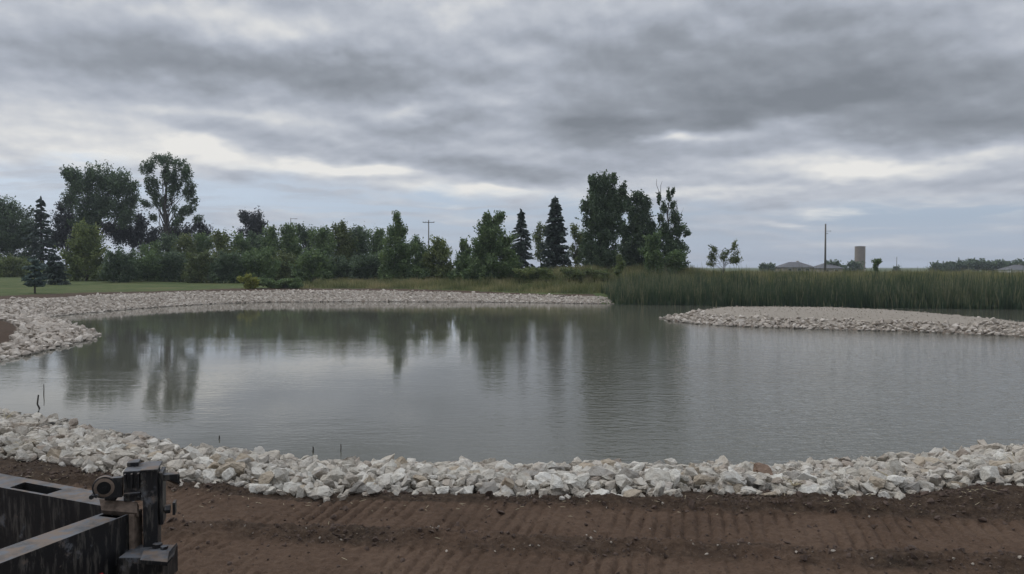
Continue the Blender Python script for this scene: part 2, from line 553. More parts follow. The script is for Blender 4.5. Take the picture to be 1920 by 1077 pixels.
LM = {
    "dark": leaf_mat("leaf_dark", (0.056, 0.083, 0.050), (0.091, 0.132, 0.073), (0.142, 0.195, 0.100)),
    "mid": leaf_mat("leaf_mid", (0.070, 0.113, 0.047), (0.119, 0.177, 0.073), (0.197, 0.264, 0.103)),
    "olive": leaf_mat("leaf_olive", (0.074, 0.095, 0.040), (0.122, 0.155, 0.059), (0.205, 0.234, 0.088)),
    "yellow": leaf_mat("leaf_yellow_green", (0.079, 0.109, 0.043), (0.143, 0.184, 0.062), (0.237, 0.265, 0.096)),
    "gold": leaf_mat("leaf_gold", (0.127, 0.151, 0.043), (0.254, 0.271, 0.064), (0.381, 0.391, 0.086)),
    "plum": leaf_mat("leaf_plum", (0.032, 0.036, 0.037), (0.047, 0.052, 0.053), (0.074, 0.079, 0.075)),
    "blue": leaf_mat("needle_blue", (0.051, 0.080, 0.072), (0.087, 0.126, 0.109), (0.155, 0.205, 0.175), trans=0.1),
    "spruce": leaf_mat("needle_dark", (0.031, 0.046, 0.039), (0.054, 0.075, 0.060), (0.085, 0.111, 0.085), trans=0.1),
    "reed": leaf_mat("reed_leaf", (0.032, 0.056, 0.031), (0.067, 0.098, 0.050), (0.203, 0.195, 0.113), trans=0.3),
    "field": leaf_mat("field_grass", (0.077, 0.095, 0.037), (0.150, 0.162, 0.066), (0.320, 0.277, 0.141), trans=0.3),
}
m_bark, t, b = mat("bark", 0.9, 0.2)
pos = t.n("ShaderNodeNewGeometry").outputs["Position"]
t.put(b.inputs["Base Color"], t.ramp(t.noise(t.vm("MULTIPLY", pos, (6, 6, 1)), 1.0, 4, 0.6), [(0.3, (0.035, 0.030, 0.026)), (0.7, (0.095, 0.085, 0.075))]))


def plain(name, colr, rough=0.8, var=0.25, scale=4.0, spec=0.3, metal=0.0):
    m, t, b = mat(name, rough, spec)
    pos = t.n("ShaderNodeNewGeometry").outputs["Position"]
    n = t.noise(pos, scale, 5, 0.6)
    t.put(b.inputs["Base Color"], t.ramp(n, [(0.25, tuple(c * (1 - var) for c in colr)), (0.75, tuple(min(1, c * (1 + var)) for c in colr))]))
    b.inputs["Metallic"].default_value = metal
    return m


m_pole = plain("weathered_pole_wood", (0.13, 0.12, 0.11), 0.85)
m_metal = plain("galvanised_metal", (0.25, 0.26, 0.27), 0.5)
m_straw = plain("dry_straw", (0.42, 0.36, 0.24), 0.8, 0.3, 20)
m_stick = plain("dark_wet_wood", (0.045, 0.040, 0.034), 0.7)
m_silo = plain("silo_concrete", (0.215, 0.175, 0.14), 0.9, 0.15, 0.5)
m_silo_band = plain("silo_hoop_steel", (0.13, 0.11, 0.095), 0.7, 0.2)
m_roof = plain("roof_shingle", (0.115, 0.115, 0.12), 0.9, 0.2, 2)
m_wall = plain("house_siding", (0.30, 0.27, 0.22), 0.9, 0.1, 1)
m_white = plain("white_board", (0.60, 0.60, 0.58), 0.7, 0.06, 1)
m_glass, t, b = mat("window_glass", 0.1, 0.5)
b.inputs["Base Color"].default_value = (0.03, 0.035, 0.04, 1)

# painted steel with dust and dried mud
m_steel, t, b = mat("black_steel_muddy", 0.5, 0.4)
geo = t.n("ShaderNodeNewGeometry")
pos = geo.outputs["Position"]
na = t.noise(pos, 7.0, 6, 0.7)
nb = t.noise(t.vm("MULTIPLY", pos, (30, 30, 5)), 1.0, 5, 0.7)
nz = t.n("ShaderNodeSeparateXYZ", i_0=geo.outputs["Normal"]).outputs[2]
base = t.mix(t.ss(nb, 0.50, 0.62, 0.0, 0.65), (0.010, 0.010, 0.011), (0.085, 0.078, 0.068))
dust = t.m("MAXIMUM", t.m("MULTIPLY", t.ss(nz, 0.5, 0.95), t.ss(na, 0.36, 0.58, 0.25, 1.0)), t.ss(na, 0.56, 0.66, 0.0, 0.75))
dcol = t.mix(t.ss(t.noise(t.vm("ADD", pos, (3, 1, 2)), 9.0, 5, 0.65), 0.42, 0.58), (0.110, 0.115, 0.125), (0.145, 0.110, 0.085))
c = t.mix(dust, base, dcol)
t.put(b.inputs["Base Color"], c)
t.put(b.inputs["Roughness"], t.m("MULTIPLY_ADD", dust, 0.4, 0.42))
bump(t, b, t.m("ADD", na, nb), 0.35, 0.004)
m_mud = plain("dried_mud", (0.125, 0.094, 0.073), 0.95, 0.6, 22)
m_void = plain("black_steel_inside", (0.008, 0.008, 0.008), 0.9)
m_decal = plain("red_reflector", (0.42, 0.03, 0.03), 0.5, 0.1)

# ------------------------------------------------------------------ ground: one sheet, camera-centred rings out to the horizon
r_rows = [0.4, 1.5, 3.0, 4.5, 5.5, 6.2]
r = 6.6
while r < 13.2:
    r_rows.append(r); r += 0.024
while r < 22:
    r_rows.append(r); r += 0.06
while r < 3500:
    r_rows.append(r); r *= 1.011
r_rows = np.array(r_rows)
fa = np.radians(np.arange(-38, 38.01, 0.125))
ba = np.radians(np.arange(42, 319, 6.0))
angs = np.concatenate([fa, ba])
R, A = np.meshgrid(r_rows, angs, indexing="ij")
X, Y = R * np.sin(A), R * np.cos(A)
sw, si = shore(X, Y)
Z = height(X, Y, fine=True, ws=(sw, si))
nr, na_ = R.shape
idx = np.arange(nr * na_).reshape(nr, na_)
q0 = idx[:-1, :]
q1 = idx[1:, :]
faces = np.stack([q0, np.roll(q0, -1, 1), np.roll(q1, -1, 1), q1], -1).reshape(-1, 4)[:, ::-1]
_, bands = track_bands(X, Y)
qq = Y + 0.126 * X
land = sw > 0
far_l = Y > 25
grass = land & far_l & (sw > 14.0 - 8.3 * sst(X, -24, 4) + 1.2 * perlin(X * 0.15, Y * 0.15))
mshp = land & (X > 8.5) & (Y > 50)
zone_r = np.where(grass | mshp, 1.0, 0.0)
zone_r = np.maximum(zone_r, np.where((Y < 6) & land & (np.hypot(X, Y) > 60), 1.0, 0))
zone_g = np.where(land & ~far_l, np.clip((1 - bands) * (0.55 + 0.9 * fbm(X, Y, 0.9, 3)), 0, 1), 0.0)
zone_g = np.maximum(zone_g, np.where(land & ~far_l & (qq > 9.8), 0.8, 0))
zone_g = np.maximum(zone_g, np.where(land & (sw < 3.0) & ~far_l, 0.9, 0))
zone_g = np.maximum(zone_g, np.where(far_l & land & ~grass, 0.6, 0))
zone_b = np.maximum(sst(-si, -0.5, 1.0), np.where(far_l & land & (sw < 6.8 * (1 - 0.40 * sst(X, -22, 9) * (Y > 60))) & ~mshp & ((Y > 50) | (sdist(PATCH, X, Y) > 0)), 0.85, 0))
zc = np.stack([zone_r, zone_g, zone_b], -1).reshape(-1, 3)
gob = np_mesh("ground", np.stack([X, Y, Z], -1).reshape(-1, 3), faces, m_ground, attrs={"zone": zc}, smooth=True)
tag(gob, "brown tracked soil of the near bank running on into the far lawn and fields", "ground", kind="structure")

# the pond's surface, its edge hidden inside the banks
cen = WATER.mean(0)
wp = []
n = len(WATER)
gx, gy = np.meshgrid(np.linspace(-60, 150, 43), np.linspace(10, 100, 31), indexing="ij")
keep = sdist(WATER, gx, gy) < 3.5
vi = np.arange(gx.size).reshape(gx.shape)
qd = np.stack([vi[:-1, :-1], vi[1:, :-1], vi[1:, 1:], vi[:-1, 1:]], -1).reshape(-1, 4)
kq = keep.ravel()[qd].any(1)
wv = np.stack([gx, gy, np.zeros_like(gx)], -1).reshape(-1, 3)
pond = np_mesh("water", wv, qd[kq], m_water)
tag(pond, "grey-green pond water, calm and mirror-like towards the big trees, rippled elsewhere", "pond", kind="structure")

# ------------------------------------------------------------------ stones
rng = np.random.RandomState(11)


def rock_template(kind, seed, bev=True):
    rs = np.random.RandomState(seed)
    sc = {"flat": (1.15, 1.0, 0.5), "blocky": (1.0, 0.9, 0.8), "rounded": (1.0, 0.95, 0.85), "long": (1.45, 0.8, 0.65)}[kind]
    k = 13 if kind == "blocky" else 20
    pts = rs.randn(k, 3)
    pts /= np.linalg.norm(pts, axis=1)[:, None]
    if kind == "blocky":
        pts = np.sign(pts) * np.abs(pts) ** 0.6
    pts *= rs.uniform(0.8, 1.1, (k, 1))
    pts *= np.array(sc) * 0.5
    bm = bmesh.new()
    vs = [bm.verts.new(p) for p in pts]
    res = bmesh.ops.convex_hull(bm, input=vs)
    bmesh.ops.delete(bm, geom=[g for g in res["geom_interior"] if isinstance(g, bmesh.types.BMVert)], context="VERTS")
    bmesh.ops.dissolve_limit(bm, angle_limit=math.radians(14), verts=bm.verts[:], edges=bm.edges[:])
    if bev:
        bmesh.ops.bevel(bm, geom=bm.edges[:], offset=0.075, offset_type="OFFSET", segments=2, profile=0.6, affect="EDGES", clamp_overlap=True)
        bmesh.ops.triangulate(bm, faces=[f for f in bm.faces if len(f.verts) > 3])
        bmesh.ops.subdivide_edges(bm, edges=[e for e in bm.edges if e.calc_length() > 0.24], cuts=1)
        bmesh.ops.triangulate(bm, faces=bm.faces[:])
        bmesh.ops.subdivide_edges(bm, edges=[e for e in bm.edges if e.calc_length() > 0.17], cuts=1)
        for v in bm.verts:
            v.co *= 1 + rs.normal(0, 0.018) + 0.07 * math.sin(v.co.x * 17 + seed) * math.cos(v.co.y * 13 + v.co.z * 19)
    bmesh.ops.triangulate(bm, faces=bm.faces[:])
    bmesh.ops.recalc_face_normals(bm, faces=bm.faces[:])
    V = np.array([v.co[:] for v in bm.verts])
    T = np.array([[v.index for v in f.verts] for f in bm.faces]) if bm.verts.index_update() is None else None
    bm.free()
    return V, T


KINDS = ["flat", "blocky", "rounded", "long"]
TEMPL = [(k, *rock_template(k, 100 + 7 * i + j * 31)) for i, k in enumerate(KINDS) for j in range(5)]
TEMPL_LO = [(k, *rock_template(k, 500 + 7 * i + j * 31, bev=False)) for i, k in enumerate(KINDS) for j in range(3)]


def rot_mats(n, rs, tilt=0.5):
    a = rs.uniform(0, 2 * math.pi, n)
    tx, ty = rs.normal(0, tilt, n), rs.normal(0, tilt, n)
    Rz = np.zeros((n, 3, 3)); Rx = np.zeros((n, 3, 3)); Ry = np.zeros((n, 3, 3))
    Rz[:, 0, 0] = np.cos(a); Rz[:, 0, 1] = -np.sin(a); Rz[:, 1, 0] = np.sin(a); Rz[:, 1, 1] = np.cos(a); Rz[:, 2, 2] = 1
    Rx[:, 1, 1] = np.cos(tx); Rx[:, 1, 2] = -np.sin(tx); Rx[:, 2, 1] = np.sin(tx); Rx[:, 2, 2] = np.cos(tx); Rx[:, 0, 0] = 1
    Ry[:, 0, 0] = np.cos(ty); Ry[:, 0, 2] = np.sin(ty); Ry[:, 2, 0] = -np.sin(ty); Ry[:, 2, 2] = np.cos(ty); Ry[:, 1, 1] = 1
    return Rz @ Rx @ Ry


def stone_mesh(name, pos, size, mats_, tidx, templ, material, tone, label, cat):
    Vs, Fs, Ts, off = [], [], [], 0
    for ti, (k, V, T) in enumerate(templ):
        m = np.nonzero(tidx == ti)[0]
        if not len(m):
            continue
        W = np.einsum("nij,vj->nvi", mats_[m], V) * size[m, None, None] + pos[m, None, :]
        Vs.append(W.reshape(-1, 3))
        Fs.append((T[None] + (off + np.arange(len(m)) * len(V))[:, None, None]).reshape(-1, 3))
        Ts.append(np.repeat(tone[m], len(V)))
        off += len(m) * len(V)
    o = np_mesh(name, np.concatenate(Vs), np.concatenate(Fs), material, attrs={"tone": np.concatenate(Ts)})
    return tag(o, label, cat, kind="stuff")


def jitter_grid(x0, x1, y0, y1, s, rs):
    gx, gy = np.meshgrid(np.arange(x0, x1, s), np.arange(y0, y1, s), indexing="ij")
    gx = gx + np.where((np.arange(gx.shape[1]) % 2)[None, :] == 1, s / 2, 0)
    return (gx + rs.uniform(-0.42, 0.42, gx.shape) * s).ravel(), (gy + rs.uniform(-0.42, 0.42, gy.shape) * s).ravel()


# near bank: 300 stones that show largest become rocks of their own, the rest one mass
def near_rocks():
    xs, ys, lay = [], [], []
    for layer, s in ((0, 0.135), (1, 0.16)):
        x, y = jitter_grid(-26, 26, 7.5, 30, s, rng)
        xs.append(x); ys.append(y); lay.append(np.full(len(x), layer))
    x, y, lay = map(np.concatenate, (xs, ys, lay))
    sw, _ = shore(x, y)
    edge = 2.85 + 0.35 * perlin(x * 0.6, y * 0.6 + 2) + 0.22 * perlin(x * 2.5, y * 2.5)
    m = (sw > -0.55) & (sw < edge - lay * 0.25) & (y < 26) & (np.abs(x) < 1.15 * y + 3)
    m &= ~((y > 22) & (sw > 0) & (y > 27))
    x, y, lay, sw = x[m], y[m], lay[m], sw[m]
    n = len(x)
    size = np.clip(rng.lognormal(math.log(0.158), 0.36, n), 0.075, 0.33)
    size = np.where(lay == 1, size * 1.08, size)
    z = height(x, y) + size * 0.16 + lay * 0.10 * (1 - 0.5 * sst(sw, 2.4, 3.2)) + rng.normal(0, 0.02, n)
    return x, y, z, size, sw


x, y, z, size, sw = near_rocks()
n = len(x)
M = rot_mats(n, rng, 0.45)
tidx = rng.randint(0, len(TEMPL), n)
dist = np.sqrt(x ** 2 + y ** 2 + (z - EYE) ** 2)
u = x / y * F + 960
show = size / dist * (np.abs(u - 960) < 955) * (1 + 0.35 * sst(z, 0.1, 0.5))
# the steel frame hides what is behind it
show = np.where((u < 330) & (y < 11.8), 0, show)
ind = np.argsort(-show)[:300]
rest = np.ones(n, bool)
rest[ind] = False
pos = np.stack([x, y, z], 1)
stone_mesh("riprap_rubble", pos[rest], size[rest], M[rest], tidx[rest], TEMPL, m_rubble, rng.rand(rest.sum()),
           "smaller pale limestone rubble filling the near bank between the bigger rocks", "rubble")
SECT = [(180, "opposite the small blue spruce"), (400, "behind the black steel frame"), (530, "opposite the round blackish treetop"),
        (660, "below the pair of thin stakes"), (785, "opposite the pointed aspen"), (870, "opposite the crossarm pole"),
        (955, "opposite the broad bushy poplar"), (1012, "opposite the shorter spruce"), (1080, "opposite the taller spruce"),
        (1185, "opposite the tallest cottonwood"), (1305, "opposite the sparse-topped cottonwood"), (1430, "opposite the forked sapling"),
        (1580, "opposite the bare utility pole"), (1700, "opposite the silo"), (1990, "below the far dark treeline")]
rock_meshes = []
for k, V, T in TEMPL:
    me = bpy.data.meshes.new("rock")
    me.from_pydata([tuple(v) for v in V], [], [tuple(int(i) for i in f) for f in T])
    me.materials.append(RK["pale grey"])
    rock_meshes.append(me)
tri = [("rust brown", 1448, 884), ("rust brown", 480, 893), ("tan", 1350, 880)]
tones = rng.choice(["pale grey", "whitish", "tan", "darker grey"], 300, p=[0.40, 0.30, 0.16, 0.14]).tolist()
pyy = HOR + (EYE - z[ind]) / y[ind] * F
for cn, tx, ty in tri:
    j = int(np.argmin((u[ind] - tx) ** 2 + (pyy - ty) ** 2))
    tones[j] = cn
for j, i in enumerate(ind):
    o = bpy.data.objects.new("rock", rock_meshes[tidx[i]])
    o.location = tuple(float(v) for v in pos[i])
    o.rotation_mode = "QUATERNION"
    o.rotation_quaternion = Matrix(M[i].tolist()).to_quaternion()
    o.scale = (float(size[i]),) * 3
    COL.objects.link(o)
    o.material_slots[0].link = "OBJECT"
    o.material_slots[0].material = RK[tones[j]]
    sec = next(s for lim, s in SECT if u[i] < lim or lim == 1990)
    row = "against the dirt" if sw[i] > 2.1 else ("at the water's edge" if sw[i] < 0.9 else "mid-bank")
    big = "big" if size[i] > 0.28 else "medium"
    tag(o, f"{big} {tones[j]} {KINDS[int(tidx[i]) // 5]} rock {row}, {sec}", "rock", "rocks on the near bank " + row)


def far_rocks(name, box, s, cond, zoff, msize, label, material=None):
    x, y = jitter_grid(*box, s, rng)
    sw, si = shore(x, y)
    m = cond(x, y, sw, si)
    x, y = x[m], y[m]
    n = len(x)
    size = np.clip(rng.lognormal(math.log(msize), 0.30, n), msize * 0.5, msize * 2.0)
    z = height(x, y) + zoff * size + rng.normal(0, 0.03, n)
    stone_mesh(name, np.stack([x, y, z], 1), size, rot_mats(n, rng, 0.5), rng.randint(0, len(TEMPL_LO), n), TEMPL_LO, material or m_bank, rng.rand(n), label, "riprap")
    print(name, n)


far_rocks("spit_riprap", (-46, -18, 22, 66), 0.27,
          lambda x, y, sw, si: (sw > -0.5) & (sw < 7.0 + 0.5 * perlin(x * .5, y * .5)) & (y < 62) & (y > 24.5) & (x > -0.75 * y - 3) & (sdist(PATCH, x, y) > 0), 0.15, 0.28,
          "pale limestone riprap covering the spit and the corner beyond it")
far_rocks("far_bank_riprap", (-46, 10.5, 55, 92), 0.28,
          lambda x, y, sw, si: (sw > -0.5) & (sw < (6.6 + 0.5 * perlin(x * .5, y * .5)) * (1 - 0.40 * sst(x, -22, 9))) & (y >= 62) & (x > -0.75 * y - 3) & (x < 9.6 + 0.3 * perlin(y, x)), 0.05, 0.235,
          "long band of pale limestone riprap along the far bank below the lawn")
far_rocks("island_riprap", (9, 48, 30, 60), 0.27,
          lambda x, y, sw, si: (si < 0.4) & (si > -1.9 + 0.6 * perlin(x * .6, y * .6)) & (x < 0.75 * y + 3), 0.2, 0.23,
          "pale limestone riprap ringing the low gravel island")
far_rocks("island_gravel", (9, 42, 34, 60), 0.24,
          lambda x, y, sw, si: (si < -1.6) & (x < 0.75 * y + 3), 0.05, 0.055,
          "fine tan gravel covering the top of the low island", m_isl_gravel)

# ------------------------------------------------------------------ vegetation builders
def quads_at(C, size, rs, aspect=0.6, flat=0.0, axis=None):
    """one randomly turned quad per centre -> verts (4N,3)"""
    n = len(C)
    if axis is None:
        a = rs.randn(n, 3)
    else:
        a = axis + rs.randn(n, 3) * 0.35
    a /= np.linalg.norm(a, axis=1)[:, None] + 1e-9
    bb = rs.randn(n, 3)
    bb[:, 2] *= (1 - flat)
    bb -= (bb * a).sum(1)[:, None] * a
    bb /= np.linalg.norm(bb, axis=1)[:, None] + 1e-9
    s = (size * rs.uniform(0.6, 1.35, n))[:, None] * 0.5
    a, bb = a * s, bb * s * aspect
    return np.stack([C - a - bb * 0.25, C + bb, C + a + bb * 0.1, C - bb], 1).reshape(-1, 3)


def tube(paths, sides=6):
    """paths: list of (points (k,3), radii (k,)) -> verts, quads"""
    Vs, Fs, off = [], [], 0
    ang = np.linspace(0, 2 * math.pi, sides, endpoint=False)
    for pts, rad in paths:
        pts, rad = np.asarray(pts, float), np.asarray(rad, float)
        d = np.gradient(pts, axis=0)
        d /= np.linalg.norm(d, axis=1)[:, None] + 1e-9
        ref = np.where(np.abs(d[:, 2:3]) > 0.9, np.array([[1.0, 0, 0]]), np.array([[0, 0, 1.0]]))
        s1 = np.cross(d, ref); s1 /= np.linalg.norm(s1, axis=1)[:, None] + 1e-9
        s2 = np.cross(d, s1)
        ring = pts[:, None] + rad[:, None, None] * (np.cos(ang)[None, :, None] * s1[:, None] + np.sin(ang)[None, :, None] * s2[:, None])
        k = len(pts)
        Vs.append(ring.reshape(-1, 3))
        i = off + np.arange(k * sides).reshape(k, sides)
        Fs.append(np.stack([i[:-1], np.roll(i[:-1], -1, 1), np.roll(i[1:], -1, 1), i[1:]], -1).reshape(-1, 4))
        off += k * sides
    return np.concatenate(Vs), np.concatenate(Fs)


def limb(p0, p1, r0, r1, rs, k=6, sag=0.0, wig=0.04):
    t_ = np.linspace(0, 1, k)[:, None]
    p0, p1 = np.asarray(p0, float), np.asarray(p1, float)
    L_ = np.linalg.norm(p1 - p0)
    pts = p0 + (p1 - p0) * t_
    pts[:, 2] += (-sag * L_ * np.sin(t_[:, 0] * math.pi))
    pts[1:-1] += rs.randn(k - 2, 3) * wig * L_
    return pts, np.linspace(r0, r1, k)


SEED = [0]


def leafy(name, label, D, bx, blobs, m="dark", group=None, cat="tree", trunk=None, cl=9.0, dens=1.0, leaf=0.30, per=42,
          top=None, base=None, bare=0, stems=1, stretch=1.0, skirt=None):
    """a broadleaf tree or shrub: trunk, limbs to every clump, and leaf-sized faces round each clump.
    bx = trunk px, blobs = crown lobes (px, py, rx, ry) at distance D"""
    SEED[0] += 1
    rs = np.random.RandomState(1000 + SEED[0])
    bxw = PX(bx, D)
    bz = hz(bxw, D) if base is None else base
    s = D / F
    root = Vector((bxw, D, bz))
    cs, rads = [], []
    if skirt is None:
        skirt = cat != "tree" or name == "hedgerow_tree"
    if skirt:
        gy = HOR + (EYE - bz) / D * F
        wd = max(b_[2] for b_ in blobs)
        low = max(b_[1] + b_[3] * 0.6 for b_ in blobs)
        hh_ = max((gy - low) / 2 + 3, 4)
        blobs = list(blobs) + [(np.mean([b_[0] for b_ in blobs[-2:]]) + sx * wd * 0.55, gy - hh_, wd * 0.75, hh_ + 2) for sx in (-1, 1)]
    for (cx, cy, rx, ry) in blobs:
        c = np.array(PD(cx, cy, D))
        cb = min(cl, 0.5 * min(rx, ry) + 0.6)
        nn = max(3, int(1.75 * dens * rx * ry / (cb * cb)))
        d = rs.randn(nn, 3)
        d /= np.linalg.norm(d, axis=1)[:, None]
        rr = rs.rand(nn, 1) ** (1 / 2.4)
        e = d * rr * np.array([max(rx - cb * 0.7, 1.5), max(rx - cb * 0.7, 1.5) * 0.85, max(ry - cb * 0.7, 1.5)]) * s
        cs.append(c + e)
        rads.append(rs.uniform(0.65, 1.25, nn) * cb * s)
    cs, rads = np.concatenate(cs), np.concatenate(rads)
    cs[:, 2] = np.maximum(cs[:, 2], bz + rads * 0.4)
    # leaves
    k = np.maximum(8, (2.9 * per * (rads / (cl * s)) ** 2).astype(int))
    rep = np.repeat(np.arange(len(cs)), k)
    d = rs.randn(len(rep), 3)
    d /= np.linalg.norm(d, axis=1)[:, None]
    core = np.array([root[0], D, bz + 0.45 * (np.max(cs[:, 2]) - bz)])
    ax = cs - core
    ax[:, 2] = np.abs(ax[:, 2]) * 0.6 + 0.5 * (np.max(cs[:, 2]) - bz) * 0.5
    ax += rs.randn(len(cs), 3) * np.linalg.norm(ax, axis=1)[:, None] * 0.25
    ax /= np.linalg.norm(ax, axis=1)[:, None] + 1e-9
    off_ = d * 1.45 * (rs.rand(len(rep), 1) ** (1 / 1.25)) * rads[rep, None]
    al = (off_ * ax[rep]).sum(1)
    off_ = off_ * 0.80 + ax[rep] * (al * 0.75)[:, None]
    shoot = rs.rand(len(rep)) < 0.13
    tt = rs.rand(len(rep)) * 1.6
    side_ = rs.randn(len(cs) * 3, 3) * 0.35
    sh = ax[rep] + side_[rep * 3 + rs.randint(0, 3, len(rep))]
    off_ = np.where(shoot[:, None], sh * (tt * rads[rep])[:, None] + off_ * 0.16, off_)
    LC = cs[rep] + off_
    LC[:, 2] = np.maximum(LC[:, 2], bz + 0.08)
    tone = np.clip(0.5 + rs.normal(0, 0.17, len(cs))[rep] + rs.normal(0, 0.17, len(rep)), 0, 1)
    V = quads_at(LC, leaf * 1.2, rs, 0.7)
    Fq = np.arange(len(V)).reshape(-1, 4)
    ro = empty(name, root, label, cat, group)
    o = np_mesh("crown" if cat == "tree" else "foliage", V, Fq, LM[m], ro, {"tone": np.repeat(tone, 4)}, origin=root)
    # wood
    tw = (trunk or 5) * s * 0.5
    tp = np.array(PD(*(top or (blobs[0][0], blobs[0][1])), D))
    paths = []
    for q in range(stems):
        b0 = np.array(root) + np.array([rs.normal(0, 0.5) if stems > 1 else 0, rs.normal(0, 0.3) if stems > 1 else 0, -0.25])
        t1 = tp + (rs.normal(0, 1.2, 3) * (stems > 1))
        paths.append(limb(b0, t1, tw, tw * 0.25, rs, 8, wig=0.012))
    tr = paths[0][0]
    order = rs.permutation(len(cs))[: min(len(cs), 40)]
    for i in order:
        c = cs[i]
        tr = paths[rs.randint(stems)][0]
        zt = np.clip((c[2] - bz) * rs.uniform(0.4, 0.8), 0, tp[2] - bz) + bz
        f_ = np.clip((zt - tr[0, 2]) / max(tr[-1, 2] - tr[0, 2], 0.1), 0, 1) * (len(tr) - 1)
        a0 = tr[int(f_)] + (tr[min(int(f_) + 1, len(tr) - 1)] - tr[int(f_)]) * (f_ - int(f_))
        r0 = tw * (0.20 - 0.08 * f_ / len(tr))
        paths.append(limb(a0, c, r0, max(r0 * 0.2, 0.012), rs, 5, sag=-0.05))
    for q in range(bare):
        c = cs[rs.randint(len(cs))]
        e = c + np.array([rs.normal(0, 0.6), rs.normal(0, 0.4), rs.uniform(1.0, 2.4)])
        paths.append(limb(c, e, 0.05, 0.015, rs, 4))
    V, Fq = tube(paths, 6)
    np_mesh("trunk" if cat == "tree" else "stem", V, Fq, m_bark, ro, origin=root, smooth=True)
    return ro


def conifer(name, label, D, bx, top_py, base_py, half, m="spruce", group=None, tiers=16, arms=11, leaf=0.22, per=22, droop=0.25, low=0.06, power=0.85, irregular=0.18, base=None):
    """a spruce: whorls of drooping boughs set with needle sprays round a straight trunk"""
    SEED[0] += 1
    rs = np.random.RandomState(3000 + SEED[0])
    bxw = PX(bx, D)
    bz = hz(bxw, D) if base is None else base
    tz = PD(bx, top_py, D)[2]
    H = tz - bz
    Rm = half * D / F
    ro = empty(name, (bxw, D, bz), label, "tree", group)
    C, AX, tn, paths = [], [], [], []
    paths.append((np.array([[0, 0, -0.2], [0, 0, H * 0.5], [0, 0, H * 0.97]]), np.array([0.028 * H, 0.016 * H, 0.004 * H])))
    for k in range(tiers):
        f0 = low + (1 - low) * (k / tiers) + rs.uniform(-0.3, 0.3) / tiers
        f0 = min(max(f0, low * 0.8), 0.97)
        Rk = Rm * (1 - f0) ** power * rs.uniform(1 - irregular, 1 + irregular * 0.6) + 0.02 * H
        for a in range(arms):
            th = 2 * math.pi * (a + rs.rand()) / arms
            Rl = Rk * rs.uniform(0.66, 1.12)
            f = f0 + rs.uniform(-0.5, 0.5) / tiers
            dirv = np.array([math.cos(th), math.sin(th), 0])
            t_ = np.linspace(0.12, 1, per) ** 0.8
            zc = f * H + 0.10 * Rl * t_ - droop * Rl * t_ ** 1.6 + 0.06 * Rl * t_ ** 4
            c = dirv[None] * (Rl * t_)[:, None]
            c[:, 2] = zc
            wdt = 0.20 * Rl * (1 - 0.75 * t_) + 0.05
            side = np.array([-dirv[1], dirv[0], 0])
            c += side[None] * (rs.uniform(-1, 1, per) * wdt)[:, None]
            c[:, 2] += rs.uniform(-0.14, 0.03, per) * Rl
            C.append(c)
            AX.append(np.repeat((dirv + side * rs.uniform(-0.4, 0.4) - np.array([0, 0, 0.35]))[None], per, 0))
            tn.append(np.full(per, rs.normal(0.5, 0.16)))
            if k % 2 == 0 and a % 3 == 0:
                paths.append((np.array([[0, 0, f * H], list(dirv[:2] * Rl * 0.5) + [f * H], list(c[-1])]), np.array([0.012 * H, 0.007 * H, 0.002 * H]) * 0.5))
    # the leader
    tp = np.zeros((14, 3)); tp[:, 2] = np.linspace(H * 0.93, H * 1.0, 14); C.append(tp); AX.append(np.repeat([[0, 0, 1.0]], 14, 0)); tn.append(np.full(14, 0.5))
    C, AX, tn = np.concatenate(C), np.concatenate(AX), np.concatenate(tn)
    C[:, 2] = np.maximum(C[:, 2], 0.05)
    V = quads_at(C, leaf * 2.0, rs, 0.5, axis=AX)
    tone = np.clip(tn + rs.normal(0, 0.16, len(tn)), 0, 1)
    np_mesh("crown", V, np.arange(len(V)).reshape(-1, 4), LM[m], ro, {"tone": np.repeat(tone, 4)})
    V, Fq = tube(paths, 6)
    np_mesh("trunk", V, Fq, m_bark, ro, smooth=True)
    return ro


TG = "trees beyond the lawn"
# --- left group
leafy("broadleaf_tree", "dense dark tree mass at the photo's edge beside the first spruce", 158, -10,
      [(-20, 440, 62, 60), (20, 425, 46, 52), (5, 395, 36, 26), (45, 450, 24, 40), (-60, 420, 50, 55)], "dark", TG, skirt=True, trunk=9, dens=1.7)
conifer("spruce_tree", "narrow dark spruce between the dense edge tree and the big cottonwood", 150, 79, 371, 510, 36, "spruce", TG, tiers=17, arms=10, leaf=0.42, per=14, droop=0.3, irregular=0.3)
leafy("cottonwood_tree", "big dark wide-crowned cottonwood with lobed top, left of the fan-shaped tree".replace(", left of the", " standing before the"), 155, 180,
      [(150, 345, 30, 30), (185, 340, 34, 30), (220, 350, 32, 30), (243, 372, 18, 36), (130, 330, 16, 14), (170, 385, 34, 30), (205, 392, 30, 26), (130, 375, 16, 18), (250, 350, 12, 12), (232, 408, 22, 18), (160, 420, 30, 24)],
      "dark", TG, trunk=11, top=(185, 370), dens=1.8, cl=9)
leafy("dark_tree", "low blackish tree under the big cottonwood beside the narrow spruce", 160, 125,
      [(125, 415, 27, 30), (112, 445, 22, 28), (150, 445, 24, 30), (118, 390, 14, 12)], "plum", TG, trunk=5, dens=1.9)
leafy("fan_tree", "tall fan-shaped tree with bare trunk and see-through crown", 150, 312,
      [(312, 305, 42, 14), (275, 318, 16, 14), (348, 322, 18, 20), (285, 350, 20, 24), (325, 345, 20, 34), (355, 360, 15, 26),
       (300, 378, 18, 20), (345, 395, 24, 12), (276, 385, 16, 10), (368, 410, 12, 8), (365, 380, 10, 8), (330, 415, 16, 12), (285, 408, 10, 8), (312, 330, 14, 20)],
      "dark", TG, trunk=12, top=(312, 335), cl=5.5, dens=0.85, leaf=0.26, per=34)
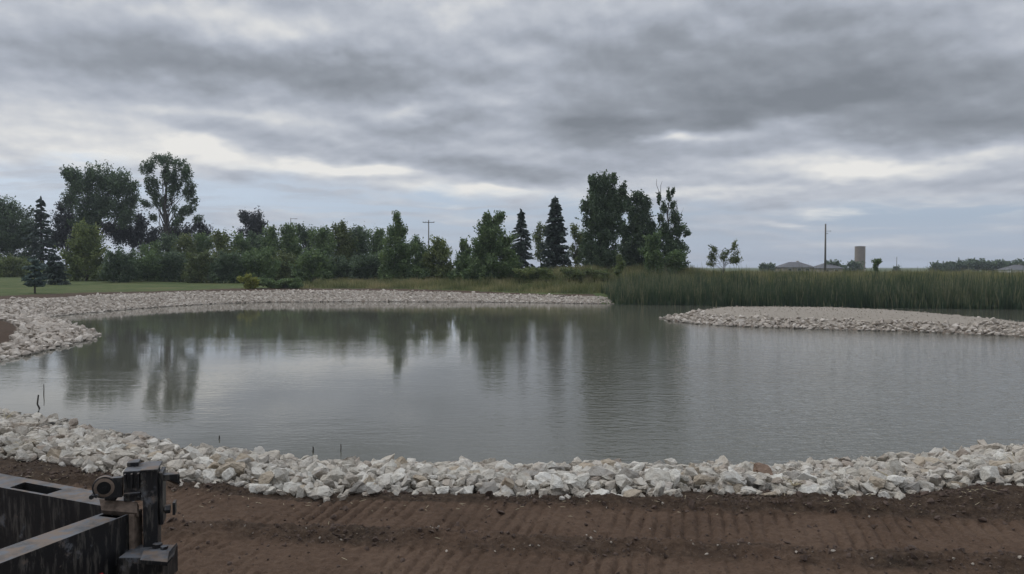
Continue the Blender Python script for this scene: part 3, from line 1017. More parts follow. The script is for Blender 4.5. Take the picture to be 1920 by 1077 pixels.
leafy("dark_tree", "low blackish tree filling the gap between the big cottonwood and the fan-shaped tree", 158, 265,
      [(268, 425, 22, 24), (250, 445, 26, 24), (285, 445, 24, 22), (225, 440, 26, 26), (208, 430, 20, 18)], "plum", TG, trunk=5, dens=1.9)
leafy("dark_tree", "small blackish tree at the foot of the fan-shaped tree on its far side", 158, 350,
      [(375, 423, 16, 10), (350, 440, 28, 16), (318, 442, 26, 18), (385, 440, 16, 12)], "plum", TG, trunk=4, dens=1.7)
leafy("yellow_tree", "rounded yellow-green tree in front of the big dark cottonwood", 118, 160,
      [(160, 452, 36, 28), (163, 435, 24, 14), (150, 480, 32, 26), (178, 478, 26, 28), (160, 500, 36, 14)], "yellow", TG, skirt=True, trunk=5, dens=1.5, cl=8, leaf=0.26)
leafy("golden_hedge", "low golden-green hedge behind the small blue spruce", 140, 10,
      [(-30, 497, 40, 16), (20, 497, 34, 16), (55, 500, 14, 12)], "yellow", "hedges at the lawn's end", "hedge", trunk=2, dens=1.6, cl=6, leaf=0.22)
# --- the small conifers on the lawn
conifer("spruce_tree", "small blue spruce with tiered boughs standing alone on the lawn", 74, 65, 484, 548, 38, "blue", "small spruces on the lawn", tiers=9, arms=8, leaf=0.17, per=26, droop=0.10, low=0.24, power=0.6, irregular=0.5)
conifer("spruce_tree", "second small spruce half hidden behind the blue one on the lawn", 102, 103, 476, 523, 28, "spruce", "small spruces on the lawn", tiers=10, arms=10, leaf=0.26, per=18, droop=0.15, low=0.12, power=0.7, irregular=0.3)

# --- the hedgerow of mixed trees and shrubs
prof = [(190, 484), (215, 470), (270, 462), (300, 446), (330, 440), (370, 445), (405, 432), (440, 436), (480, 440), (515, 428), (560, 425), (600, 424), (640, 422), (680, 424), (712, 438), (770, 440), (800, 462)]


def topy(px):
    return float(np.interp(px, [p[0] for p in prof], [p[1] for p in prof]))


ordw = ["first", "second", "third", "fourth", "fifth", "sixth", "seventh", "eighth", "ninth", "tenth", "eleventh", "twelfth", "thirteenth", "fourteenth", "fifteenth"]
hr = random.Random(5)
desc = {"dark": "dark green", "mid": "mid green", "olive": "olive green", "yellow": "yellow-green", "plum": "blackish"}
cyc = ["mid", "dark", "olive", "mid", "olive", "mid", "dark", "mid", "mid", "dark", "mid", "olive", "dark", "mid"]
for i, px in enumerate(np.linspace(285, 700, 14)):
    ty = topy(px) + hr.uniform(-4, 5)
    rx = hr.uniform(25, 33)
    c = cyc[i]
    leafy("hedgerow_tree", f"{ordw[i]} tree of the tall hedgerow counted from the yellow-green tree, {desc[c]} and full", 128 + hr.uniform(-6, 8), px,
          [(px, ty + 20, rx * 0.8, 20), (px + hr.uniform(-8, 8), ty + 46, rx, 30), (px + hr.uniform(-6, 6), ty + 76, rx, 24), (px + hr.uniform(-10, 10), ty + 8, 10, 9)],
          c, "tall hedgerow trees", trunk=4, dens=1.35, cl=8, leaf=0.26)
cyc2 = ["dark", "mid", "dark", "olive", "dark", "mid", "olive", "mid", "dark"]
for i, px in enumerate(np.linspace(225, 690, 10)):
    ty = 476 + hr.uniform(-7, 6)
    c = cyc2[i % 9]
    leafy("hedgerow_shrub", f"{ordw[i]} shrub along the foot of the hedgerow counted from the yellow-green tree, {desc[c]}", 112 + hr.uniform(-4, 4), px,
          [(px, ty + 14, 30, 16), (px - 14, ty + 28, 24, 16), (px + 16, ty + 28, 24, 16)], c, "shrubs at the foot of the hedgerow", "shrub", trunk=2, dens=1.4, cl=7, leaf=0.22)
leafy("round_tree", "blackish round treetop rising behind the hedgerow", 175, 472,
      [(472, 415, 26, 18), (458, 408, 14, 12), (484, 428, 20, 16), (470, 440, 26, 14)], "plum", TG, trunk=6, dens=1.7, cl=6.5)
leafy("aspen_tree", "pale green aspen with a pointed top rising above the hedgerow", 104, 742,
      [(743, 412, 9, 12), (740, 434, 16, 16), (752, 432, 13, 16), (742, 462, 26, 24), (740, 490, 38, 26), (765, 470, 18, 20)], "mid", TG, skirt=True, trunk=4, dens=1.15, cl=6.5, leaf=0.22, top=(743, 405))
leafy("hedgerow_tree", "bushy tree at the hedgerow's end, between the aspen and the crossarm pole", 108, 782,
      [(780, 462, 16, 18), (790, 485, 22, 22), (770, 500, 24, 16)], "mid", "tall hedgerow trees", trunk=3, dens=1.3, cl=7, leaf=0.22)
leafy("yellow_tree", "small yellow-green tree below the crossarm pole", 106, 824,
      [(822, 460, 17, 14), (826, 478, 24, 20), (826, 500, 28, 18), (805, 492, 16, 18)], "yellow", TG, skirt=True, trunk=3, dens=1.2, cl=6.5, leaf=0.22)
leafy("sapling", "thin young tree with open top beside the broad bushy poplar", 100, 872,
      [(868, 460, 8, 12), (878, 470, 8, 10), (870, 488, 20, 18), (868, 508, 24, 14)], "mid", TG, skirt=True, trunk=2.5, dens=1.1, cl=5.5, leaf=0.2)
# --- middle group
leafy("poplar_tree", "broad bushy poplar with two leaders beside the shorter spruce", 95, 925,
      [(912, 412, 14, 16), (936, 408, 11, 16), (920, 440, 28, 24), (905, 468, 26, 24), (940, 465, 30, 26), (925, 500, 50, 28), (898, 500, 22, 22), (955, 495, 22, 22)],
      "mid", TG, skirt=True, trunk=5, dens=1.35, cl=7, leaf=0.22, top=(925, 405))
conifer("spruce_tree", "shorter dark spruce with jagged outline beside the bushy poplar", 118, 977, 394, 497, 36, "spruce", TG, tiers=16, arms=10, leaf=0.32, per=16, droop=0.32, irregular=0.42, power=0.95)
conifer("spruce_tree", "taller dense spruce in the middle of the treeline", 112, 1041, 371, 497, 33, "spruce", TG, tiers=24, arms=13, leaf=0.3, per=18, droop=0.2, irregular=0.16, power=0.72)
leafy("thin_tree", "pale thin-leaved tree behind the taller spruce", 135, 1014,
      [(1012, 430, 14, 14), (1010, 450, 14, 16), (1016, 474, 16, 18)], "olive", TG, trunk=3, dens=0.6, cl=6, leaf=0.25, bare=5)
leafy("thin_tree", "thin olive tree between the taller spruce and the tallest cottonwood", 125, 1080,
      [(1078, 435, 12, 14), (1088, 452, 14, 18), (1082, 476, 20, 20)], "olive", TG, trunk=3, dens=0.9, cl=6, leaf=0.25, bare=3)
leafy("cottonwood_tree", "tallest cottonwood of the clump by the reeds, full upright crown", 100, 1132,
      [(1125, 400, 32, 40), (1152, 400, 24, 40), (1122, 365, 20, 26), (1132, 350, 24, 24), (1112, 345, 10, 14), (1150, 338, 10, 14), (1118, 380, 24, 22), (1145, 375, 20, 26), (1097, 388, 10, 14), (1130, 412, 32, 24), (1108, 420, 16, 16), (1130, 445, 34, 26), (1128, 475, 36, 26), (1168, 360, 9, 18), (1103, 470, 20, 26)],
      "dark", TG, skirt=True, trunk=6, dens=1.2, cl=6.5, leaf=0.22, top=(1134, 335))
leafy("cottonwood_tree", "dark pointed cottonwood just behind the tallest one", 106, 1196,
      [(1196, 375, 13, 18), (1178, 385, 12, 18), (1210, 392, 14, 20), (1196, 410, 26, 24), (1200, 440, 32, 28), (1190, 470, 36, 26), (1222, 430, 14, 24), (1172, 430, 14, 24)],
      "dark", TG, skirt=True, trunk=5, dens=1.35, cl=6.5, leaf=0.23, top=(1196, 362))
leafy("cottonwood_tree", "sparse-topped cottonwood with bare twigs at the clump's end", 98, 1248,
      [(1254, 368, 6, 14), (1236, 372, 4, 12), (1262, 360, 4, 10), (1245, 392, 8, 12), (1262, 385, 7, 10), (1265, 408, 14, 12), (1240, 412, 10, 12), (1272, 430, 16, 18), (1288, 438, 7, 10), (1250, 440, 18, 20), (1265, 468, 28, 26), (1240, 475, 20, 22)],
      "dark", TG, skirt=True, trunk=4.5, dens=1.15, cl=5.5, leaf=0.2, per=30, bare=16, top=(1254, 350))
leafy("willow_shrub", "paler green rounded shrub at the foot of the sparse-topped cottonwood", 94, 1225,
      [(1225, 460, 18, 22), (1222, 482, 24, 18), (1262, 485, 26, 16)], "mid", "shrubs on the berm", "shrub", trunk=2, dens=1.3, cl=6, leaf=0.2)
leafy("yellow_sapling", "small bright yellow-green sapling in front of the tallest cottonwood", 90, 1161,
      [(1160, 486, 7, 9), (1164, 498, 8, 10), (1158, 508, 9, 8)], "yellow", "saplings on the berm", "tree", trunk=1.5, dens=1.0, cl=4, leaf=0.16)
leafy("berm_shrub", "yellowish low shrub at the foot of the taller spruce", 92, 1000,
      [(990, 510, 26, 8), (1020, 512, 20, 8)], "yellow", "shrubs on the berm", "shrub", trunk=1.5, dens=1.2, cl=4.5, leaf=0.17)
leafy("berm_shrub", "olive low shrub spreading below the tallest cottonwood", 91, 1090,
      [(1080, 512, 34, 8), (1125, 515, 24, 9)], "olive", "shrubs on the berm", "shrub", trunk=1.5, dens=1.2, cl=4.5, leaf=0.17)
leafy("forked_sapling", "small forked sapling standing alone on the berm crest, two open crowns", 96, 1356,
      [(1338, 470, 9, 14), (1336, 488, 13, 13), (1376, 462, 8, 13), (1372, 480, 16, 16), (1356, 480, 8, 10), (1380, 492, 10, 8)],
      "olive", "saplings on the berm", "tree", trunk=2, dens=0.75, cl=4.5, leaf=0.15, per=22, stems=2, top=(1356, 475))
leafy("round_sapling", "small round-headed sapling between the silo and the thin far pole", 100, 1645,
      [(1645, 493, 8, 6), (1643, 503, 6, 5)], "mid", "saplings on the berm", "tree", trunk=1.5, dens=1.2, cl=3.5, leaf=0.16)

# --- far trees on the horizon
for i, (px, py, rx, ry, D, lab) in enumerate([
        (1431, 500, 6, 5, 300, "smaller of two tiny dark trees on the horizon near the first house"),
        (1444, 500, 8, 5, 300, "bigger of two tiny dark trees on the horizon near the first house"),
        (1562, 497, 14, 6, 310, "dark round tree behind the second house roof"),
        (1604, 500, 12, 8, 320, "dark tree at the foot of the silo"),
        (1580, 503, 8, 5, 320, "small dark bush between the second house and the silo"),
        (1680, 503, 6, 3, 350, "tiny dark bush below the thin far pole"),
        (1765, 499, 24, 6, 340, "first dark tree of the far treeline past the silo"),
        (1800, 497, 26, 7, 340, "second dark tree of the far treeline past the silo"),
        (1832, 495, 24, 8, 345, "third dark tree of the far treeline, its tallest"),
        (1868, 497, 26, 7, 340, "fourth dark tree of the far treeline past the silo"),
        (1905, 497, 26, 7, 335, "fifth dark tree of the far treeline past the silo"),
        (1950, 496, 28, 8, 335, "last dark tree of the far treeline at the photo's edge")]):
    leafy("distant_tree", lab, D, px, [(px, py, rx, ry), (px, py + 6, rx, 7)], "dark", "far dark trees on the horizon", trunk=2, dens=2.0, cl=5, leaf=0.7, per=26)

# ------------------------------------------------------------------ reeds and rough grass
def blades(name, x, y, zb, h, wdt, tone_b, tone_t, material, lean, rs, label, cat, segs=2):
    n = len(x)
    th = rs.uniform(0, 2 * math.pi, n)
    ln = rs.normal(0, lean, (n, 2)) * h[:, None]
    Vs, tn = [], []
    wx, wy = np.cos(th) * wdt * 0.5, np.sin(th) * wdt * 0.5
    for k in range(segs + 1):
        f = k / segs
        ww = 1 - 0.85 * f ** 2
        cx = x + ln[:, 0] * f ** 2
        cy = y + ln[:, 1] * f ** 2
        cz = zb + h * f
        Vs.append(np.stack([cx - wx * ww, cy - wy * ww, cz], 1))
        Vs.append(np.stack([cx + wx * ww, cy + wy * ww, cz], 1))
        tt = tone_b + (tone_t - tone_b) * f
        tn += [tt, tt]
    V = np.stack(Vs, 1).reshape(-1, 3)
    tn = np.clip(np.stack(tn, 1).reshape(-1), 0, 1)
    k2 = (segs + 1) * 2
    base = np.arange(n)[:, None] * k2
    Fq = np.concatenate([base + np.array([2 * k, 2 * k + 1, 2 * k + 3, 2 * k + 2]) for k in range(segs)], 0)
    o = np_mesh(name, V, Fq, material, attrs={"tone": tn})
    return tag(o, label, cat, kind="stuff")


rs = np.random.RandomState(77)
N = 90000
x = rs.uniform(8.0, 72, N); y = rs.uniform(60, 92, N)
sw, si = shore(x, y)
k = (sw > -1.6 + 0.5 * perlin(x * .4, y * .4)) & (sw < 9) & (x > 9.7 + 0.5 * perlin(y, y)) & (x < 0.72 * y + 6)
k &= rs.rand(N) < np.where(sw < 2.5, 1.0, 0.55)
x, y, sw = x[k], y[k], sw[k]
zb = np.minimum(height(x, y), 5)
zb = np.where(sw < 0, -0.1, zb)
clump = fbm(x, y * 0.6, 0.55, 4, 0.6)
hh = (1.95 + 1.1 * clump + rs.normal(0, 0.42, len(x))) * sst(sw, -2.6, 0.2)
# a short reed at the shore where the bank's stones end
hh *= 0.75 + 0.25 * sst(x, 9.5, 12.5)
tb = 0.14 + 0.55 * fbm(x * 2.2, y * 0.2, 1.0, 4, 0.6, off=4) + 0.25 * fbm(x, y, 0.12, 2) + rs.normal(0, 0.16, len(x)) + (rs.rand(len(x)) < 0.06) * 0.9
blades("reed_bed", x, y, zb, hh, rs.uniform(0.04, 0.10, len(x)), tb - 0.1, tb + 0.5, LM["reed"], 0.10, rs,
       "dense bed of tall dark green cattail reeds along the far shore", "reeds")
# cattail heads / pale seed tops, part of the same bed
N = 4200
i = rs.randint(0, len(x), N)
# rough grass and weeds: bank behind the far stones, and the berm
N = 150000
x = rs.uniform(-26, 75, N); y = rs.uniform(77, 112, N)
u = x / y * F + 960
sw, si = shore(x, y)
k = (sw > np.where(x > 8.5, 8.0, 13.5 - 7.3 * sst(x, -24, 4)) + 0.9 * perlin(x * .3, y * .3)) & (u > 452 + 8 * perlin(y, y * .7) + 110 * sst(y, 88, 93) * (y < 130)) & (u < 2000)
k &= rs.rand(N) < np.where(u < 1100, 0.8, 0.9)
x, y, u, sw = x[k], y[k], u[k], sw[k]
cl = fbm(x, y, 0.28, 3)
hh = np.clip(0.50 + 0.75 * cl + rs.normal(0, 0.16, len(x)) + 0.15 * sst(u, 1000, 1150), 0.12, 1.4)
hh *= np.where(x > 8.5, sst(sw, 7.0, 10.5), sst(sw, 12.5 - 7.3 * sst(x, -24, 4), 15.5 - 7.3 * sst(x, -24, 4))) * 0.8 + 0.2
tb = 0.38 + 0.75 * fbm(x, y, 0.22, 4, off=9) + rs.normal(0, 0.15, len(x))
blades("tall_grass", x, y, height(x, y) - 0.02, hh, rs.uniform(0.04, 0.09, len(x)), tb, tb + 0.3, LM["field"], 0.22, rs,
       "rough weedy grass on the far bank and the berm behind the reeds", "grass", segs=1)
# goldenrod by the lawn's end
leafy("goldenrod_bush", "small bright golden bush at the end of the mown lawn", 88, 462, [(453, 524, 7, 6), (464, 521, 8, 5), (476, 527, 11, 5)], "gold", "bushes by the lawn", "bush", trunk=1, dens=1.5, cl=4, leaf=0.14)
leafy("low_bush", "low dark green bush trailing beside the golden bush", 90, 505, [(495, 530, 26, 8), (525, 531, 26, 7), (550, 528, 16, 6)], "mid", "bushes by the lawn", "bush", trunk=1, dens=1.5, cl=4, leaf=0.15)

# ------------------------------------------------------------------ bmesh shapes
def bm_obj(name, bm, material, parent=None, smooth=False):
    me = bpy.data.meshes.new(name)
    bmesh.ops.recalc_face_normals(bm, faces=bm.faces[:])
    bm.to_mesh(me)
    bm.free()
    me.materials.append(material)
    if smooth:
        for p in me.polygons:
            p.use_smooth = True
    return link(bpy.data.objects.new(name, me), parent)


def prism(bm, top, drop):
    """extrude a polygon of 3-D points straight down by drop (a number or one per point)"""
    n = len(top)
    dr = drop if hasattr(drop, "__len__") else [drop] * n
    a = [bm.verts.new(p) for p in top]
    b_ = [bm.verts.new((p[0], p[1], p[2] - d)) for p, d in zip(top, dr)]
    bm.faces.new(a)
    bm.faces.new(b_[::-1])
    for i in range(n):
        bm.faces.new((a[i], b_[i], b_[(i + 1) % n], a[(i + 1) % n]))


def bx(bm, c, s, rz=0.0, rx=0.0):
    M_ = Matrix.Translation(c) @ Matrix.Rotation(rz, 4, "Z") @ Matrix.Rotation(rx, 4, "X") @ Matrix.Diagonal((*s, 1))
    bmesh.ops.create_cube(bm, size=1.0, matrix=M_)


def cyl(bm, c, r0, r1, h, seg=12, axis="Z", rz=0.0):
    R_ = {"Z": Matrix.Identity(4), "X": Matrix.Rotation(math.pi / 2, 4, "Y"), "Y": Matrix.Rotation(math.pi / 2, 4, "X")}[axis]
    bmesh.ops.create_cone(bm, cap_ends=True, segments=seg, radius1=r0, radius2=r1, depth=h, matrix=Matrix.Translation(c) @ Matrix.Rotation(rz, 4, "Z") @ R_)


def bevel_all(bm, w_=0.006, seg=2):
    bmesh.ops.bevel(bm, geom=[e for e in bm.edges if len(e.link_faces) == 2 and e.calc_face_angle(0) > 0.5], offset=w_, segments=seg, profile=0.6, affect="EDGES", clamp_overlap=True)


# ------------------------------------------------------------------ poles, silo, houses
def pole(name, label, px, top_py, D, r0, arms=(), extra=None):
    x = PX(px, D)
    z0 = hz(x, D) - 0.1
    z1 = PD(px, top_py, D)[2]
    ro = empty(name, (x, D, z0), label, "pole", None)
    h = z1 - z0
    bm = bmesh.new()
    cyl(bm, (0, 0, h / 2), r0, r0 * 0.62, h, 10)
    bm_obj("post", bm, m_pole, ro, True)
    for (dz_, x0, x1) in arms:
        bm = bmesh.new()
        bx(bm, ((x0 + x1) / 2, -0.16, h - dz_), (x1 - x0, 0.12, 0.14))
        arm = bm_obj("crossarm", bm, m_pole, ro)
        for xi in (x0 + 0.1, x0 * 0.45, x1 - 0.1):
            bm = bmesh.new()
            cyl(bm, (xi, -0.16, h - dz_ + 0.17), 0.06, 0.04, 0.2, 8)
            bm_obj("insulator", bm, m_metal, arm)
    if extra:
        extra(ro, h)
    return ro


def stub(ro, h):
    for dzz, l in ((1.3, 0.9), (1.75, 0.35)):
        bm = bmesh.new()
        cyl(bm, (l / 2, 0, h - dzz), 0.035, 0.03, l, 8, "X")
        cyl(bm, (l, 0, h - dzz), 0.07, 0.07, 0.14, 8, "X")
        bm_obj("bracket", bm, m_metal, ro)


def lamp(ro, h):
    bm = bmesh.new()
    cyl(bm, (0.55, 0, h - 0.15), 0.05, 0.04, 1.1, 8, "X")
    arm = bm_obj("lamp_arm", bm, m_metal, ro)
    bm = bmesh.new()
    bx(bm, (1.2, 0, h - 0.2), (0.6, 0.28, 0.14))
    bevel_all(bm, 0.04)
    bm_obj("lamp_head", bm, m_metal, arm)


pole("utility_pole", "tall bare utility pole with a short side bracket, beyond the reeds near the houses", 1547, 420, 140, 0.20, extra=stub)
pole("utility_pole", "utility pole with one crossarm rising behind the hedgerow", 804, 413, 165, 0.17, arms=((0.5, -1.25, 1.25),))
pole("street_lamp", "pale street lamp pole barely topping the hedgerow", 546, 409, 175, 0.10, extra=lamp)
pole("distant_pole", "thin far pole between the round-headed sapling and the far treeline", 1681, 482, 330, 0.16)

# silo
D = 480
x0 = PX(1612, D)
zt = PD(1612, 463, D)[2]
zb = hz(x0, D) - 0.3
rad = 9.3 * D / F
ro = empty("silo", (x0, D, zb), "tall tan concrete silo standing on the horizon", "silo")
bm = bmesh.new()
cyl(bm, (0, 0, (zt - zb) / 2), rad, rad, zt - zb, 40)
bm_obj("silo_wall", bm, m_silo, ro)
bm = bmesh.new()
k = 0
while 0.8 + k * 1.15 < zt - zb:
    cyl(bm, (0, 0, 0.8 + k * 1.15), rad + 0.05, rad + 0.05, 0.08, 40)
    k += 1
bm_obj("hoop_grooves", bm, m_silo_band, ro)
bm = bmesh.new()
cyl(bm, (0, 0, zt - zb + 0.10), rad + 0.12, rad + 0.12, 0.22, 40)
cyl(bm, (0, 0, zt - zb + 0.33), rad * 0.9, 0.4, 0.25, 40)
bm_obj("cap", bm, m_silo_band, ro)
bm = bmesh.new()
bx(bm, (rad * 0.35, -rad * 0.98, (zt - zb) / 2), (0.9, 0.5, zt - zb - 0.6))
bm_obj("chute", bm, m_silo, ro)


def house(label, px0, px1, ridge_py, D, walls, wins):
    x0, x1 = PX(px0, D), PX(px1, D)
    cx, hw = (x0 + x1) / 2, (x1 - x0) / 2
    zg = hz(cx, D)
    zr = PD(px0, ridge_py, D)[2]
    H = zr - zg
    eave = H - 2.0
    ro = empty("house", (cx, D, zg), label, "house", "houses on the horizon")
    bm = bmesh.new()
    bx(bm, (0, 0, eave / 2), (hw * 2 - 1.2, 9.0, eave))
    wall = bm_obj("wall", bm, walls, ro)
    bm = bmesh.new()
    e = [bm.verts.new(p) for p in ((-hw, -5.2, eave - 0.1), (hw, -5.2, eave - 0.1), (hw, 5.2, eave - 0.1), (-hw, 5.2, eave - 0.1))]
    rdg = [bm.verts.new(p) for p in ((-hw + 4.6, 0, H), (hw - 4.6, 0, H))]
    bm.faces.new((e[0], e[1], rdg[1], rdg[0])); bm.faces.new((e[2], e[3], rdg[0], rdg[1]))
    bm.faces.new((e[1], e[2], rdg[1])); bm.faces.new((e[3], e[0], rdg[0])); bm.faces.new(e[::-1])
    roof = bm_obj("roof", bm, m_roof, ro)
    bm = bmesh.new()
    bx(bm, (hw * 0.25, 1.0, H - 0.1), (0.7, 0.7, 1.0))
    bm_obj("chimney", bm, m_wall, roof)
    for wx in wins:
        bm = bmesh.new()
        bx(bm, (wx * hw, -4.53, eave - 1.1), (1.5, 0.08, 1.3))
        wn = bm_obj("window", bm, m_white, ro)
        bm = bmesh.new()
        bx(bm, (wx * hw, -4.58, eave - 1.1), (1.25, 0.06, 1.05))
        bm_obj("pane", bm, m_glass, wn)
    return ro


house("low house with a wide hipped grey roof and tan walls on the horizon", 1457, 1521, 491.5, 300, m_wall, (-0.5, 0.05, 0.5))
house("second low house with grey hipped roof, partly behind a dark tree", 1524, 1574, 493.5, 310, m_wall, (-0.3, 0.4))
house("distant white-walled shed by the far treeline", 1880, 1935, 497, 330, m_white, (0.2,))

# ------------------------------------------------------------------ things on the near shore
def stick(label, pts, r0, r1, name="stake"):
    p = np.array(pts, float)
    o_ = p[0].copy()
    V, Fq = tube([(p - o_, np.linspace(r0, r1, len(p)))], 7)
    o = np_mesh(name, V, Fq, m_stick, smooth=True)
    o.location = tuple(o_)
    return tag(o, label, "stick", "thin sticks in the shallows")


def up_stick(label, px, py_base, py_top, rad, name="stake", kink=None):
    b0 = np.array(P(px, py_base, 0.0)); D_ = b0[1]
    top_ = np.array(PD(px, py_top, D_))
    pts = [b0 - [0, 0, 0.4], b0, (b0 + top_) / 2 + [0.005, 0, 0], top_]
    if kink:
        pts = [b0 - [0, 0, 0.3]] + [np.array(PD(a, b_, D_)) for a, b_ in kink]
    return stick(label, pts, rad, rad * 0.55, name)


up_stick("short dark stake standing in the water nearest the two thin stakes' shore end", 411, 824, 817, 0.018)
up_stick("thicker of the two thin stakes in the shallows", 587, 848, 838, 0.020)
up_stick("thinner of the two thin stakes in the shallows", 639, 846, 833, 0.013)
up_stick("straight thin stake in the water beyond the crooked twig", 82, 741, 721, 0.016)
up_stick("crooked dark twig rising from the near shore stones", 72, 779, 740, 0.030, "twig", kink=[(63, 782), (72, 774), (74, 766), (70, 758), (72, 741)])
# drift wood on the stones
a, b_ = P(84, 797, 0.16), P(116, 799, 0.14)
stick("dark driftwood stick lying at the water's edge stones", [a, ((a[0] + b_[0]) / 2, a[1] - 0.05, 0.2), b_], 0.05, 0.03, "driftwood")

# straw litter along the foot of the stones, clods and pebbles in the tracks
rs = np.random.RandomState(9)
N = 5200
x = rs.uniform(-9, 12, N); y = rs.uniform(7.2, 14, N)
sw, _ = shore(x, y)
q = y + 0.126 * x
pr = 0.45 * np.exp(-((sw - 3.2) / 0.25) ** 2) + 0.10 * (q > 9.7) * (x > 1) + 0.008
k = (rs.rand(N) < pr) & (sw > 2.6)
x, y = x[k], y[k]
n = len(x)
C = np.stack([x, y, height(x, y, fine=True) + 0.012], 1)
th = rs.uniform(0, math.pi, n)
a = np.stack([np.cos(th), np.sin(th), rs.normal(0, 0.18, n)], 1) * rs.uniform(0.02, 0.10, n)[:, None] * 0.5
bb = np.stack([-np.sin(th), np.cos(th), np.zeros(n)], 1) * 0.0025
V = np.stack([C - a - bb, C + a - bb, C + a + bb, C - a + bb, C - a * 0 + np.array([0, 0, 0.006])], 1).reshape(-1, 3)
i5 = np.arange(n)[:, None] * 5
Fq = np.concatenate([i5 + np.array(f) for f in ([0, 1, 4], [1, 2, 4], [2, 3, 4], [3, 0, 4])])
tag(np_mesh("straw_litter", V, Fq, m_straw), "bits of pale straw and root scattered on the soil below the stones", "straw", kind="stuff")

N = 60000
x = rs.uniform(-9, 12, N); y = rs.uniform(7.0, 14, N)
sw, _ = shore(x, y)
q, bnd = track_bands(x, y)
pr = (1 - bnd) * (0.40 + 0.9 * fbm(x, y, 0.8, 2)) * 0.8 + 0.05
k = (rs.rand(N) < pr) & (sw > 2.7)
x, y, q = x[k], y[k], q[k]
n = len(x)
sz = np.clip(rs.lognormal(math.log(0.024), 0.55, n), 0.008, 0.12)
m_clod = plain("soil_clod", (0.075, 0.052, 0.040), 0.95, 0.45, 15)
stone_mesh("soil_clods", np.stack([x, y, height(x, y, fine=True) + sz * 0.15], 1), sz, rot_mats(n, rs, 0.6), rs.randint(0, len(TEMPL_LO), n), TEMPL_LO, m_clod, rs.rand(n),
           "dark crumbled clods of soil lying between the track marks", "soil")
N = 900
x = rs.uniform(-8, 11, N); y = rs.uniform(7.2, 13, N)
sw, _ = shore(x, y)
q, bnd = track_bands(x, y)
k = (sw > 3.0) & (rs.rand(N) < 0.10 + 0.7 * (np.abs(q - 8.35) < 0.25))
x, y = x[k], y[k]
n = len(x)
sz = rs.uniform(0.015, 0.045, n)
stone_mesh("pebbles", np.stack([x, y, height(x, y, fine=True) + sz * 0.2], 1), sz, rot_mats(n, rs, 0.6), rs.randint(0, len(TEMPL_LO), n), TEMPL_LO, m_isl_gravel, rs.rand(n),
           "small pale pebbles sprinkled over the tracked soil", "pebbles")


def tuft(label, px, py, z, seed, n=26, L_=0.45):
    rs = np.random.RandomState(seed)
    p = P(px, py, z)
    c = np.array([p[0], p[1], hz(p[0], p[1]) + 0.12])
    paths = []
    for i in range(n):
        th = rs.uniform(0, 2 * math.pi); l = L_ * rs.uniform(0.4, 1.0)
        d = np.array([math.cos(th) * l * rs.uniform(0.3, 1), math.sin(th) * l * rs.uniform(0.3, 1), l * rs.uniform(0.2, 0.9)])
        t_ = np.linspace(0, 1, 5)[:, None]
        pts = d * t_ + np.array([0, 0, -0.35 * l]) * t_ ** 2.5
        paths.append((pts, np.linspace(0.006, 0.002, 5)))
    V, Fq = tube(paths, 4)
    o = np_mesh("dry_grass_tuft", V, Fq, m_straw)
    o.location = tuple(c)
    return tag(o, label, "dry grass", "dry grass tufts on the near bank")


tuft("dry straw tuft hanging over the stones past the silo line, nearest the photo's edge", 1905, 880, 0.5, 1)
tuft("dry straw tuft among the stones opposite the silo", 1672, 905, 0.5, 2, 18, 0.4)
tuft("small dry straw tuft among the stones opposite the forked sapling", 1488, 926, 0.5, 3, 12, 0.3)
tuft("pale dry weed among the stones above the steel frame's rear beam", 42, 850, 0.5, 4, 16, 0.5)
tuft("brown dead weed by the water behind the steel frame's rear beam", 8, 782, 0.3, 5, 30, 0.5)

# ------------------------------------------------------------------ the black steel implement frame
ZT = 2.116
fr = empty("implement_frame", (-2.2, 4.4, 0.45), "black steel implement frame caked with dust and dried mud, beside the tracked soil", "machine frame")
FI = Matrix.Translation((2.2, -4.4, -0.45))


YAW = Matrix.Translation((-2.05, 4.39, 0)) @ Matrix.Rotation(math.radians(17), 4, 'Z') @ Matrix.Translation((2.05, -4.39, 0))
YAWED = {'post', 'post_flange', 'post_cap', 'bracket_box', 'rib', 'top_lug', 'pivot_ear', 'mud_ring', 'pin', 'bolt', 'latch_arm', 'clamp_bolt', 'clamp_washer', 'support_leg', 'weld_bead'}


def fpart(name, bm, material=m_steel, bevel=0.006, parent=None):
    bmesh.ops.recalc_face_normals(bm, faces=bm.faces[:])
    if bevel:
        bevel_all(bm, bevel, 2)
    if name in YAWED:
        bmesh.ops.transform(bm, matrix=YAW, verts=bm.verts[:])
    bmesh.ops.transform(bm, matrix=FI, verts=bm.verts[:])
    return bm_obj(name, bm, material, parent or fr)


def slab_with_hole(bm, outer, hole, z, drop, thick=0.012):
    """a beam's top plate (4 corners) with a 4-sided slot; sides go down"""
    o_ = [bm.verts.new((p[0], p[1], z)) for p in outer]
    h_ = [bm.verts.new((p[0], p[1], z)) for p in hole]
    lo = [bm.verts.new((p[0], p[1], z - drop)) for p in outer]
    hl = [bm.verts.new((p[0], p[1], z - thick)) for p in hole]
    for i in range(4):
        j = (i + 1) % 4
        bm.faces.new((o_[i], o_[j], h_[j], h_[i]))
        bm.faces.new((h_[i], h_[j], hl[j], hl[i]))
        bm.faces.new((o_[j], o_[i], lo[i], lo[j]))
    bm.faces.new(lo[::-1])


def q2(px, py, z):
    p = P(px, py, z)
    return (p[0], p[1])


def ext(a, b_, k):
    """continue the line a->b past b by k times its length"""
    return (b_[0] + (b_[0] - a[0]) * k, b_[1] + (b_[1] - a[1]) * k)


